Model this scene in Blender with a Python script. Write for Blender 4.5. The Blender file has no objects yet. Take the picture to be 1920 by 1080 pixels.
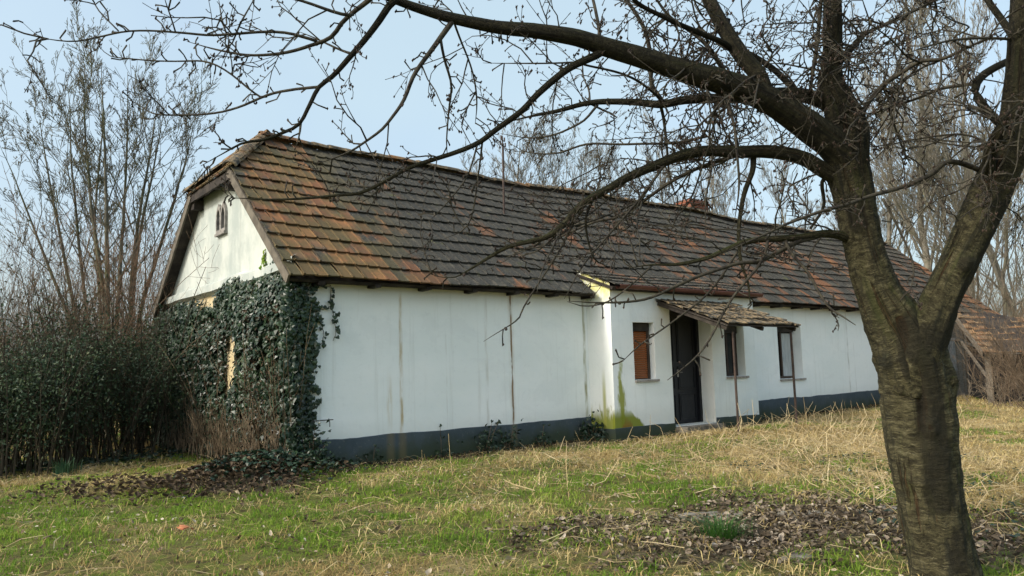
import bpy, math, random
import numpy as np
from mathutils import Matrix, Vector

rng = np.random.default_rng(7)
random.seed(7)
scene = bpy.context.scene
COL = scene.collection
R_ = math.radians

# ------------------------------------------------------------------ camera
EYE = np.array([0.0, 0.0, 1.45])
FPX = 1428.0                                   # focal length in pixels of a 1920 wide frame
PITCH = math.atan(150 / 1428.0)
ROLL = -0.028
_r0 = np.array([1.0, 0, 0])
FWD = np.array([0, math.cos(PITCH), math.sin(PITCH)])
_u0 = np.array([0, -math.sin(PITCH), math.cos(PITCH)])
RGT = math.cos(ROLL) * _r0 + math.sin(ROLL) * _u0
UPV = -math.sin(ROLL) * _r0 + math.cos(ROLL) * _u0
cam_data = bpy.data.cameras.new('camera')
cam_data.sensor_width = 36
cam_data.lens = FPX / 1920 * 36
cam_data.clip_end = 2000
cam = bpy.data.objects.new('camera', cam_data)
COL.objects.link(cam)
cam.matrix_world = Matrix(((RGT[0], UPV[0], -FWD[0], EYE[0]), (RGT[1], UPV[1], -FWD[1], EYE[1]),
                           (RGT[2], UPV[2], -FWD[2], EYE[2]), (0, 0, 0, 1)))
scene.camera = cam

# house axes on the ground: U along its length, V across it
HANG = R_(38.84)
U = np.array([math.cos(HANG), math.sin(HANG), 0])
V = np.array([-math.sin(HANG), math.cos(HANG), 0])
KORN = np.array([-3.15, 11.53, 0])

# ------------------------------------------------------------------ light
SUN_EL = R_(36)
_sd = -U * 0.99 + V * 0.10                 # horizontal direction towards the sun
SUN_AZ = math.atan2(_sd[0], _sd[1])
w = bpy.data.worlds.new('World')
scene.world = w
w.use_nodes = True
wn, wl = w.node_tree.nodes, w.node_tree.links
wn.clear()
sky = wn.new('ShaderNodeTexSky')
sky.sky_type = 'NISHITA'
sky.sun_disc = False
sky.sun_elevation = SUN_EL
sky.sun_rotation = SUN_AZ
sky.air_density = 1.0
sky.dust_density = 6.0
sky.ozone_density = 1.0
bg = wn.new('ShaderNodeBackground')
bg.inputs['Strength'].default_value = 0.15
wo = wn.new('ShaderNodeOutputWorld')
# thin high haze lightens the blue a little, in soft uneven drifts
tc = wn.new('ShaderNodeTexCoord')
nz = wn.new('ShaderNodeTexNoise')
nz.inputs['Scale'].default_value = 1.6
nz.inputs['Detail'].default_value = 5
wl.new(tc.outputs['Generated'], nz.inputs['Vector'])
mr = wn.new('ShaderNodeMapRange')
mr.inputs['From Min'].default_value = 0.38
mr.inputs['From Max'].default_value = 0.62
mr.inputs['To Min'].default_value = 0.30
mr.inputs['To Max'].default_value = 0.70
wl.new(nz.outputs['Fac'], mr.inputs['Value'])
mx = wn.new('ShaderNodeMixRGB')
mx.inputs['Color2'].default_value = (2.02, 2.56, 2.74, 1)
wl.new(mr.outputs['Result'], mx.inputs['Fac'])
wl.new(sky.outputs['Color'], mx.inputs['Color1'])
wl.new(mx.outputs['Color'], bg.inputs['Color'])
wl.new(bg.outputs['Background'], wo.inputs['Surface'])

sun_d = bpy.data.lights.new('sun', 'SUN')
sun_d.energy = 1.15
sun_d.angle = R_(10)
sun_d.color = (1.0, 0.97, 0.89)
sun = bpy.data.objects.new('sun', sun_d)
COL.objects.link(sun)
sdir = Vector((_sd[0] * math.cos(SUN_EL), _sd[1] * math.cos(SUN_EL), math.sin(SUN_EL)))
sun.rotation_euler = sdir.to_track_quat('Z', 'Y').to_euler()
sun.location = (-20, -15, 30)

vs = scene.view_settings
vs.view_transform = 'Standard'
vs.look = 'None'
vs.exposure = 1.14
vs.gamma = 1.0
vs.use_curve_mapping = False
scene.render.engine = 'CYCLES'
scene.cycles.max_bounces = 5
scene.cycles.use_denoising = True

# ------------------------------------------------------------------ helpers
def ray(px, py):
    return RGT * (px - 960) / FPX + UPV * (540 - py) / FPX + FWD

def at(px, py, depth):
    return EYE + ray(px, py) * depth

def hw(s, v, z):
    """house coordinates -> world"""
    return KORN + U * s + V * v + np.array([0, 0, z])

def _hash(ix, iy, iz, seed):
    n = (ix * 374761393 + iy * 668265263 + iz * 2147483647 + seed * 974634777).astype(np.int64) & 0xffffffff
    n = ((n ^ (n >> 13)) * 1274126177) & 0xffffffff
    n = n ^ (n >> 16)
    return (n & 0xffff) / 65535.0

def vnoise(p, seed=0):
    """value noise, p (...,2|3) -> 0..1"""
    p = np.asarray(p, float)
    if p.shape[-1] == 2:
        p = np.concatenate([p, np.zeros(p.shape[:-1] + (1,))], -1)
    i = np.floor(p).astype(np.int64)
    f = p - i
    f = f * f * (3 - 2 * f)
    out = 0
    for dx in (0, 1):
        for dy in (0, 1):
            for dz in (0, 1):
                wgt = (f[..., 0] if dx else 1 - f[..., 0]) * (f[..., 1] if dy else 1 - f[..., 1]) * (f[..., 2] if dz else 1 - f[..., 2])
                out = out + wgt * _hash(i[..., 0] + dx, i[..., 1] + dy, i[..., 2] + dz, seed)
    return out

def fbm(p, seed=0, octv=3):
    p = np.asarray(p, float)
    a, s, t = 0, 1.0, 0
    for k in range(octv):
        a = a + s * vnoise(p * 2 ** k, seed + k)
        t += s
        s *= .5
    return a / t

def sstep(a, b, x):
    t = np.clip((x - a) / (b - a), 0, 1)
    return t * t * (3 - 2 * t)

def mesh_from(name, verts, faces, uv=None, smooth=False, col=None):
    """verts (N,3); faces: (M,k) array or a list of them with different k"""
    verts = np.asarray(verts, np.float32).reshape(-1, 3)
    fl = faces if isinstance(faces, list) else [faces]
    fl = [np.asarray(f, np.int32) for f in fl if len(f)]
    me = bpy.data.meshes.new(name)
    me.vertices.add(len(verts))
    me.vertices.foreach_set('co', verts.ravel())
    idx = np.concatenate([f.ravel() for f in fl])
    tot = np.concatenate([np.full(len(f), f.shape[1], np.int32) for f in fl])
    st = np.concatenate([[0], np.cumsum(tot)[:-1]]).astype(np.int32)
    me.loops.add(len(idx))
    me.loops.foreach_set('vertex_index', idx)
    me.polygons.add(len(tot))
    me.polygons.foreach_set('loop_start', st)
    me.polygons.foreach_set('use_smooth', np.full(len(tot), smooth, bool))
    if uv is not None:
        l = me.uv_layers.new(name='UVMap')
        l.data.foreach_set('uv', np.asarray(uv, np.float32)[idx].ravel())
    if col is not None:
        a = me.color_attributes.new('tone', 'FLOAT_COLOR', 'POINT')
        c = np.ones((len(verts), 4), np.float32)
        c[:, :col.shape[1]] = col
        a.data.foreach_set('color', c.ravel())
    me.update(calc_edges=True)
    me.validate()
    return me

def add(name, me, mat=None, parent=None, loc=None, kind=None, label=None):
    o = bpy.data.objects.new(name, me)
    COL.objects.link(o)
    if mat is not None and me is not None and not me.materials:
        me.materials.append(mat)
    if parent is not None:
        o.parent = parent
    if loc is not None:
        o.location = loc
    if kind:
        o['kind'] = kind
    if label:
        o['label'] = label
    return o

def tag(o, label, cat, group=None):
    o['label'] = label
    o['category'] = cat
    if group:
        o['group'] = group
    return o

def thing(name, label, cat, loc=(0, 0, 0), rotz=0.0, group=None):
    o = bpy.data.objects.new(name, None)
    o.empty_display_size = .2
    COL.objects.link(o)
    o.location = loc
    o.rotation_euler = (0, 0, rotz)
    return tag(o, label, cat, group)

class MB:
    """collects boxes, polygons and tubes into one mesh"""
    def __init__(self):
        self.v, self.f, self.n = [], {}, 0
    def raw(self, v, faces):
        v = np.asarray(v, float).reshape(-1, 3)
        for f in faces:
            self.f.setdefault(len(f), []).append([i + self.n for i in f])
        self.v.append(v)
        self.n += len(v)
        return self
    def box(self, a, b, jit=0.0):
        x0, y0, z0 = a
        x1, y1, z1 = b
        v = np.array([(x0, y0, z0), (x1, y0, z0), (x1, y1, z0), (x0, y1, z0), (x0, y0, z1), (x1, y0, z1), (x1, y1, z1), (x0, y1, z1)], float)
        if jit:
            v += rng.normal(0, jit, v.shape)
        return self.raw(v, [(3, 2, 1, 0), (4, 5, 6, 7), (0, 1, 5, 4), (1, 2, 6, 5), (2, 3, 7, 6), (3, 0, 4, 7)])
    def bar(self, p, q, wd, th, up=(0, 0, 1)):
        """rectangular beam from p to q"""
        p, q, up = np.asarray(p, float), np.asarray(q, float), np.asarray(up, float)
        d = q - p
        d /= np.linalg.norm(d)
        s = np.cross(d, up)
        s /= np.linalg.norm(s)
        t = np.cross(s, d)
        c = [(-1, -1), (1, -1), (1, 1), (-1, 1)]
        v = [p + s * a * wd / 2 + t * b * th / 2 for a, b in c] + [q + s * a * wd / 2 + t * b * th / 2 for a, b in c]
        return self.raw(v, [(0, 1, 2, 3), (7, 6, 5, 4), (0, 4, 5, 1), (1, 5, 6, 2), (2, 6, 7, 3), (3, 7, 4, 0)])
    def prism(self, poly, off):
        """extrude a 3D polygon by the vector off"""
        poly = np.asarray(poly, float)
        n = len(poly)
        self.raw(np.concatenate([poly, poly + np.asarray(off, float)]),
                 [tuple(range(n))[::-1], tuple(range(n, 2 * n))] + [(i, (i + 1) % n, n + (i + 1) % n, n + i) for i in range(n)])
        return self
    def tube(self, pts, rad, sides=8):
        v, f, _ = tubes(np.asarray(pts, float)[None], np.broadcast_to(np.asarray(rad, float), (len(pts),))[None], sides, caps=True)
        return self.raw(v, [tuple(x) for x in f])
    def mesh(self, name, smooth=False):
        return mesh_from(name, np.concatenate(self.v), [np.array(x) for x in self.f.values()], smooth=smooth)
    def obj(self, name, mat, parent=None, smooth=False, **k):
        return add(name, self.mesh(name, smooth), mat, parent, **k)

def tubes(P, Rr, sides=4, caps=False):
    """P (N,K,3), Rr (N,K) -> verts, quads, uv ; straight vectorised sweeps"""
    N, K, _ = P.shape
    T = np.gradient(P, axis=1) if K > 2 else np.repeat((P[:, 1:] - P[:, :1]), 2, 1)
    T /= np.linalg.norm(T, axis=2, keepdims=True) + 1e-9
    mean = T.mean(1)
    ref = np.where(np.abs(mean[:, 2:3]) < .75, np.array([[0, 0, 1.0]]), np.array([[0.0, 1, 0]]))
    A = np.cross(T, ref[:, None, :])
    A /= np.linalg.norm(A, axis=2, keepdims=True) + 1e-9
    B = np.cross(T, A)
    th = np.arange(sides) / sides * 2 * math.pi
    v = P[:, :, None] + Rr[:, :, None, None] * (A[:, :, None] * np.cos(th)[None, None, :, None] + B[:, :, None] * np.sin(th)[None, None, :, None])
    base = (np.arange(N) * K * sides)[:, None, None]
    k = np.arange(K - 1)[None, :, None] * sides
    j = np.arange(sides)[None, None, :]
    j2 = (j + 1) % sides
    q = np.stack([base + k + j, base + k + j2, base + k + sides + j2, base + k + sides + j], -1).reshape(-1, 4)
    vv = v.reshape(-1, 3)
    ln = np.concatenate([np.zeros((N, 1)), np.cumsum(np.linalg.norm(np.diff(P, axis=1), axis=2), 1)], 1)
    uv = np.stack([np.broadcast_to((j / sides), (N, K, sides)), np.broadcast_to(ln[:, :, None], (N, K, sides))], -1).reshape(-1, 2)
    if caps:
        fs = [tuple(x) for x in q]
        for n in range(N):
            fs.append(tuple(n * K * sides + i for i in range(sides))[::-1])
            fs.append(tuple(n * K * sides + (K - 1) * sides + i for i in range(sides)))
        return vv, fs, uv
    return vv, q, uv

def unit(a):
    return a / (np.linalg.norm(a, axis=-1, keepdims=True) + 1e-9)

def leaves(pos, nrm, size, shape='ivy', roll=None, aspect=1.0, fold=.25, axis=None):
    """one small folded leaf per position; axis = direction the leaf tip points to"""
    pos, n = np.asarray(pos, float), unit(np.asarray(nrm, float))
    N = len(pos)
    if axis is None:
        axis = rng.normal(size=(N, 3))
    t = unit(axis - n * (axis * n).sum(1, keepdims=True))
    b = np.cross(n, t)
    if shape == 'ivy':
        tpl = np.array([(0, -.1, 0), (.42, -.3, -.10), (.5, .12, -.12), (0, 1.0 * .72, -.18), (-.5, .12, -.12), (-.42, -.3, -.10), (0, .18, .10)])
        fc = np.array([(0, 1, 6), (1, 2, 6), (2, 3, 6), (3, 4, 6), (4, 5, 6), (5, 0, 6)])
    elif shape == 'blade':
        tpl = np.array([(0, 0, 0), (.5, .45, -.1), (0, 1, -.15), (-.5, .45, -.1)])
        fc = np.array([(0, 1, 2), (0, 2, 3)])
    else:                                       # dry curled leaf
        tpl = np.array([(0, -.5, .18), (.34, -.1, fold), (.26, .3, fold * .6), (0, .55, .1), (-.26, .3, fold * .8), (-.34, -.1, fold), (0, 0, -.06)])
        fc = np.array([(0, 1, 6), (1, 2, 6), (2, 3, 6), (3, 4, 6), (4, 5, 6), (5, 0, 6)])
    s = np.broadcast_to(np.asarray(size, float), (N,))
    tp = tpl[None] * s[:, None, None]
    if shape != 'blade':
        tp = tp * (1 + rng.normal(0, .12, (N, len(tpl), 1)))
    v = pos[:, None] + b[:, None] * tp[:, :, :1] * aspect + t[:, None] * tp[:, :, 1:2] + n[:, None] * tp[:, :, 2:3]
    f = (fc[None] + (np.arange(N) * len(tpl))[:, None, None]).reshape(-1, 3)
    return v.reshape(-1, 3), f

def merge(*vf):
    vs_, fs, n = [], {}, 0
    for v, f in vf:
        if len(v) == 0:
            continue
        f = np.asarray(f)
        vs_.append(v)
        fs.setdefault(f.shape[1], []).append(f + n)
        n += len(v)
    return np.concatenate(vs_), [np.concatenate(x) for x in fs.values()]

# ------------------------------------------------------------------ materials
class NT:
    def __init__(self, name, rough=.85, spec=.25):
        self.m = bpy.data.materials.new(name)
        self.m.use_nodes = True
        self.t = self.m.node_tree
        self.b = self.t.nodes['Principled BSDF']
        self.b.inputs['Roughness'].default_value = rough
        self.b.inputs['Specular IOR Level'].default_value = spec
        self._pos = self._obj = None
    def n(self, typ, **kw):
        nd = self.t.nodes.new('ShaderNode' + typ)
        for k, val in kw.items():
            if hasattr(nd, k) and not isinstance(getattr(nd, k), bpy.types.bpy_prop_collection):
                setattr(nd, k, val)
        return nd
    def put(self, sock, val):
        if isinstance(val, bpy.types.NodeSocket):
            self.t.links.new(val, sock)
        elif val is not None:
            if sock.type == 'RGBA' and len(val) == 3:
                val = (*val, 1)
            sock.default_value = val
    def obj(self):
        if self._obj is None:
            self._obj = self.n('TexCoord').outputs['Object']
        return self._obj
    def pos(self):
        if self._pos is None:
            self._pos = self.n('NewGeometry').outputs['Position']
        return self._pos
    def house(self):
        mp = self.n('Mapping', vector_type='TEXTURE')
        mp.inputs['Location'].default_value = KORN
        mp.inputs['Rotation'].default_value = (0, 0, HANG)
        self.put(mp.inputs['Vector'], self.pos())
        return mp.outputs['Vector']
    def scale(self, vec, s):
        mp = self.n('Mapping')
        mp.inputs['Scale'].default_value = s
        self.put(mp.inputs['Vector'], vec)
        return mp.outputs['Vector']
    def noise(self, vec, scale=1.0, detail=4, rough=.55, out='Fac', dist=0.0):
        nd = self.n('TexNoise')
        self.put(nd.inputs['Vector'], vec)
        nd.inputs['Scale'].default_value = scale
        nd.inputs['Detail'].default_value = detail
        nd.inputs['Roughness'].default_value = rough
        nd.inputs['Distortion'].default_value = dist
        return nd.outputs[out]
    def math(self, op, a, b=None, c=None):
        nd = self.n('Math', operation=op)
        self.put(nd.inputs[0], a)
        self.put(nd.inputs[1], b)
        self.put(nd.inputs[2], c)
        return nd.outputs[0]
    def rng(self, x, a, b, c=0.0, d=1.0, smooth=True):
        nd = self.n('MapRange', interpolation_type='SMOOTHSTEP' if smooth else 'LINEAR')
        self.put(nd.inputs['Value'], x)
        for k, val in zip(('From Min', 'From Max', 'To Min', 'To Max'), (a, b, c, d)):
            self.put(nd.inputs[k], val)
        return nd.outputs['Result']
    def mix(self, fac, a, b, mode='MIX'):
        nd = self.n('MixRGB', blend_type=mode)
        self.put(nd.inputs['Fac'], fac)
        self.put(nd.inputs['Color1'], a)
        self.put(nd.inputs['Color2'], b)
        return nd.outputs['Color']
    def ramp(self, fac, stops):
        nd = self.n('ValToRGB')
        cr = nd.color_ramp
        while len(cr.elements) < len(stops):
            cr.elements.new(.5)
        for e, (p, c) in zip(cr.elements, stops):
            e.position = p
            e.color = (*c, 1)
        self.put(nd.inputs['Fac'], fac)
        return nd.outputs['Color']
    def sep(self, vec):
        nd = self.n('SeparateXYZ')
        self.put(nd.inputs[0], vec)
        return nd.outputs
    def island(self):
        return self.n('NewGeometry').outputs['Random Per Island']
    def rnd(self):
        return self.n('ObjectInfo').outputs['Random']
    def bump(self, h, strength=.3, dist=.02):
        nd = self.n('Bump')
        nd.inputs['Strength'].default_value = strength
        nd.inputs['Distance'].default_value = dist
        self.put(nd.inputs['Height'], h)
        self.t.links.new(nd.outputs['Normal'], self.b.inputs['Normal'])
        return self
    def color(self, c):
        self.put(self.b.inputs['Base Color'], c)
        return self
    def leafy(self, trans=.35):
        """some of the light passes through thin blades"""
        tr = self.n('BsdfTranslucent')
        src = self.b.inputs['Base Color'].links
        if src:
            self.t.links.new(src[0].from_socket, tr.inputs['Color'])
        ms = self.n('MixShader')
        ms.inputs[0].default_value = trans
        self.t.links.new(self.b.outputs[0], ms.inputs[1])
        self.t.links.new(tr.outputs[0], ms.inputs[2])
        self.t.links.new(ms.outputs[0], self.t.nodes['Material Output'].inputs['Surface'])
        return self

def simple(name, c1, c2, scale=6, rough=.85, bump=.2, stretch=(1, 1, 1), spec=.25, dist=.01, space='obj'):
    k = NT(name, rough, spec)
    vec = k.scale(k.obj() if space == 'obj' else k.pos(), stretch)
    f = k.noise(vec, scale, 6, .6)
    k.color(k.mix(k.rng(f, .32, .68), c1, c2))
    if bump:
        k.bump(k.noise(vec, scale * 3, 5, .6), bump, dist)
    return k.m

def leafmat(name, stops, rough=.6, trans=.25, spec=.3, patch=1.2, patchmix=.45):
    k = NT(name, rough, spec)
    r = k.island()
    f = k.math('ADD', k.math('MULTIPLY', r, 1 - patchmix), k.math('MULTIPLY', k.rng(k.noise(k.pos(), patch, 3), .3, .7), patchmix))
    k.color(k.ramp(f, stops))
    return k.leafy(trans).m

def wall_white():
    k = NT('whitewash', .9, .15)
    o = k.obj()
    x, y, z = k.sep(o)[0:3]
    big = k.noise(k.scale(o, (.5, .5, .9)), 1.0, 5, .6)
    fine = k.noise(o, 9, 5, .65)
    c = k.mix(k.rng(big, .3, .7), (.76, .815, .80), (.84, .875, .86))
    c = k.mix(k.math('MULTIPLY', k.rng(fine, .55, .75), .25), c, (.58, .61, .62))
    vst = k.noise(k.scale(o, (7, 7, .35)), 1.0, 5, .7)
    c = k.mix(k.math('MULTIPLY', k.rng(vst, .52, .78), .38), c, (.52, .54, .50))
    pat = k.noise(k.scale(o, (.9, .9, 1.3)), 1.0, 6, .7, dist=.6)
    c = k.mix(k.math('MULTIPLY', k.rng(pat, .54, .60), .16), c, (.62, .66, .66))
    spl = k.math('MULTIPLY', k.rng(k.math('ADD', z, k.math('MULTIPLY', pat, .5)), 1.0, .55), .30)
    c = k.mix(spl, c, (.45, .45, .38))
    # darker towards the eave and a splash line above the plinth
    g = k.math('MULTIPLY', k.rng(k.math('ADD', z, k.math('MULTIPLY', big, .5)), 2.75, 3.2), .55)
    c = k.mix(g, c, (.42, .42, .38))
    wob = k.math('MULTIPLY', k.math('SUBTRACT', k.noise(k.scale(o, (0, 0, 2.2)), 1.0, 4), .5), .05)
    xw = k.math('ADD', x, wob)
    def streak(c, x0, wd, z0, z1, colr, amt, rough=.5, fade=.25):
        d = k.math('ABSOLUTE', k.math('SUBTRACT', xw, x0))
        m = k.rng(d, wd, wd * .25, 0, 1)
        m = k.math('MULTIPLY', m, k.rng(z, z0, z0 + fade))
        m = k.math('MULTIPLY', m, k.rng(z, z1, z1 - fade))
        m = k.math('MULTIPLY', m, k.rng(k.noise(k.scale(o, (14, 1, 2.5)), 1.0, 4), .3, .3 + rough))
        return k.mix(k.math('MULTIPLY', m, amt), c, colr)
    c = streak(c, 3.99, .03, .3, 3.1, (.16, .085, .03), 1.0, .22)
    c = streak(c, 3.99, .09, .3, 3.1, (.36, .29, .18), .5, .5)
    c = streak(c, 1.66, .045, .3, 2.8, (.42, .31, .14), .9, .4)
    c = streak(c, 1.44, .07, .3, 1.6, (.48, .37, .18), .75, .5, .8)
    c = streak(c, 3.42, .05, .3, 2.9, (.52, .52, .47), .75)
    c = streak(c, 5.85, .055, .3, 3.2, (.24, .23, .09), .9, .4)
    c = streak(c, 2.55, .02, .3, 2.4, (.5, .5, .46), .5)
    c = streak(c, 16.2, .06, .3, 3.0, (.42, .42, .38), .9)
    c = streak(c, 16.55, .03, .3, 2.0, (.42, .42, .38), .6)
    c = streak(c, 20.1, .05, .3, 2.9, (.45, .45, .4), .8)
    # algae and lichen round the projecting corner
    pr = k.rng(k.math('ABSOLUTE', k.math('SUBTRACT', x, 6.02)), .5, .1)
    lum = k.rng(y, -.3, -.42)
    def algae(c, x0, wd, z0, z1, colr, amt, pw=.35, top=1.25):
        zz = k.math('DIVIDE', k.math('SUBTRACT', z, z0), z1 - z0)
        wd_ = k.math('MULTIPLY', k.math('SUBTRACT', top, k.math('POWER', k.math('MAXIMUM', zz, .0), pw)), wd)
        nn = k.noise(k.scale(o, (4, 4, 1.1)), 1.6, 4, .7)
        d = k.math('ADD', k.math('ABSOLUTE', k.math('SUBTRACT', x, x0)), k.math('MULTIPLY', k.math('SUBTRACT', nn, .5), .42))
        m = k.rng(k.math('SUBTRACT', wd_, d), -.03, .07)
        m = k.math('MULTIPLY', m, k.math('LESS_THAN', y, -.60))
        m = k.math('MULTIPLY', m, k.rng(z, z1, z1 - .25))
        return k.mix(k.math('MULTIPLY', m, amt), c, colr)
    c = algae(c, 6.15, .15, .1, 1.75, (.28, .30, .05), .95)
    c = algae(c, 6.1, .68, .10, .66, (.20, .23, .025), .97, 1.7, 1.1)
    c = algae(c, 6.28, .20, .10, .50, (.22, .12, .03), .8, 1.5, 1.0)
    # the side face of the projection (y between the two wall planes)
    side = k.math('MULTIPLY', k.math('MULTIPLY', k.math('LESS_THAN', y, -.01), k.math('GREATER_THAN', y, -.655)), k.math('LESS_THAN', x, 5.99))
    sm = k.rng(k.noise(k.scale(o, (1, 5, 1.2)), 2.0, 4, .7), .48, .62)
    lo = k.math('MULTIPLY', k.math('MULTIPLY', side, k.rng(k.math('ADD', z, k.math('MULTIPLY', sm, -.15)), .62, .35)), .95)
    c = k.mix(lo, c, (.22, .25, .03))
    st = k.math('MULTIPLY', k.math('MULTIPLY', side, k.rng(k.math('ABSOLUTE', k.math('SUBTRACT', y, -.40)), .07, .01)), k.rng(z, 1.5, .8))
    c = k.mix(k.math('MULTIPLY', st, .8), c, (.36, .37, .08))
    up = k.math('MULTIPLY', k.math('LESS_THAN', x, 5.99), k.math('MULTIPLY', k.rng(z, 2.55, 2.95), k.rng(k.noise(o, 5, 4, .7), .38, .6)))
    c = k.mix(k.math('MULTIPLY', k.math('MULTIPLY', up, k.math('GREATER_THAN', x, 5.9)), .8), c, (.60, .58, .16))
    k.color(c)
    k.bump(k.math('ADD', k.math('MULTIPLY', k.noise(o, 1.8, 5), 1.3), k.math('MULTIPLY', k.noise(o, 26, 5, .7), .2)), .32, .04)
    return k.m

def gable_white():
    k = NT('gable_limewash', .92, .12)
    o = k.obj()
    x, y, z = k.sep(o)[0:3]
    c = k.mix(k.rng(k.noise(k.scale(o, (1, 1.3, .8)), 1.3, 6, .7), .36, .66), (.49, .525, .49), (.34, .385, .37))
    c = k.mix(k.math('MULTIPLY', k.rng(k.noise(k.scale(o, (1, 9, .7)), 1.3, 5, .7), .56, .75), .5), c, (.36, .39, .37))
    crack = k.rng(k.math('ABSOLUTE', k.math('ADD', k.math('SUBTRACT', y, 2.42), k.math('MULTIPLY', k.math('SUBTRACT', k.noise(k.scale(o, (0, 0, 4)), 1.0, 4), .5), .06))), .012, .004)
    c = k.mix(k.math('MULTIPLY', crack, .5), c, (.25, .25, .22))
    spot = k.rng(k.noise(o, 14, 4, .6), .68, .74)
    c = k.mix(k.math('MULTIPLY', spot, .5), c, (.34, .33, .28))
    k.color(c)
    return k.bump(k.noise(o, 4, 6, .6), .3, .03).m

def tile_mat(name, lichen=.75, orange_left=True, tan=False):
    k = NT(name, .9, .2)
    h = k.house()
    x, y, z = k.sep(h)[0:3]
    ir = k.math('FRACT', k.math('ADD', k.math('MULTIPLY', k.island(), 7.31), k.math('MULTIPLY', k.rnd(), 5.17)))
    base = k.ramp(ir, [(0, (.12, .062, .036)), (.35, (.19, .090, .046)), (.7, (.27, .135, .056)), (1, (.16, .10, .060))])
    g1 = k.noise(h, 22, 5, .7)
    base = k.mix(k.math('MULTIPLY', k.rng(g1, .45, .7), .5), base, (.14, .075, .045))
    dark = k.mix(k.rng(k.noise(h, 40, 4, .7), .35, .65), (.024, .024, .021), (.074, .071, .060))
    dark = k.mix(k.math('MULTIPLY', k.rng(k.noise(h, 3.2, 4, .6), .5, .72), .6), dark, (.115, .105, .082))
    # lichen spreads in drifts that run down the slope
    m = k.noise(k.scale(h, (1.35, .42, .42)), 1.0, 5, .62, dist=.4)
    m = k.math('ADD', m, k.math('MULTIPLY', k.math('SUBTRACT', ir, .5), .32 if not tan else .1))
    m = k.math('ADD', m, k.math('MULTIPLY', k.math('SUBTRACT', k.noise(h, 16, 4, .7), .5), .22))
    if orange_left:
        m = k.math('SUBTRACT', m, k.math('MULTIPLY', k.rng(k.math('ADD', x, k.math('MULTIPLY', k.noise(h, 1.3, 3), 1.2)), 2.5, 1.2), .30))
        m = k.math('ADD', m, k.math('MULTIPLY', k.rng(k.math('ABSOLUTE', k.math('SUBTRACT', x, 5.5)), 5.5, 2.0), .05))
        m = k.math('ADD', m, k.math('MULTIPLY', k.rng(x, -.16, -.24), .22))
        m = k.math('ADD', m, k.math('MULTIPLY', k.rng(z, 5.0, 5.7), .12))
        m = k.math('SUBTRACT', m, k.math('MULTIPLY', k.rng(k.math('ABSOLUTE', k.math('SUBTRACT', x, 16.0)), 2.6, .6), .06))
        m = k.math('SUBTRACT', m, k.math('MULTIPLY', k.rng(x, 25.2, 26.2), .14))
    m = k.math('SUBTRACT', m, k.math('MULTIPLY', k.math('GREATER_THAN', ir, .962), .26))
    c = k.mix(k.rng(m, .30 - (lichen - .75) * .6, .43 - (lichen - .75) * .6), base, dark)
    dl = k.math('MULTIPLY', k.rng(k.noise(k.scale(h, (5.0, .8, .8)), 1.0, 4, .6), .56, .66), .75)
    c = k.mix(dl, c, dark)
    moss = k.rng(k.noise(h, 2.3, 5, .7), .60, .72)
    moss = k.math('MULTIPLY', moss, k.rng(k.noise(h, 30, 3, .7), .4, .6))
    c = k.mix(k.math('MULTIPLY', moss, .75), c, (.105, .115, .03))
    if orange_left:
        ov = k.math('MULTIPLY', k.rng(x, 2.9, .8), k.rng(k.noise(h, 1.9, 4, .6), .36, .56))
        c = k.mix(k.math('MULTIPLY', ov, .72), c, (.10, .082, .036))
    if tan:
        c = k.mix(k.math('MULTIPLY', k.rng(k.noise(h, 9, 4, .7), .4, .62), .8), c, (.25, .185, .105))
    spots = k.rng(k.noise(h, 55, 2, .5), .68, .73)
    c = k.mix(k.math('MULTIPLY', spots, .5), c, (.32, .31, .25))
    k.color(c)
    return k.bump(k.noise(h, 45, 5, .7), .5, .012).m

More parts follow.
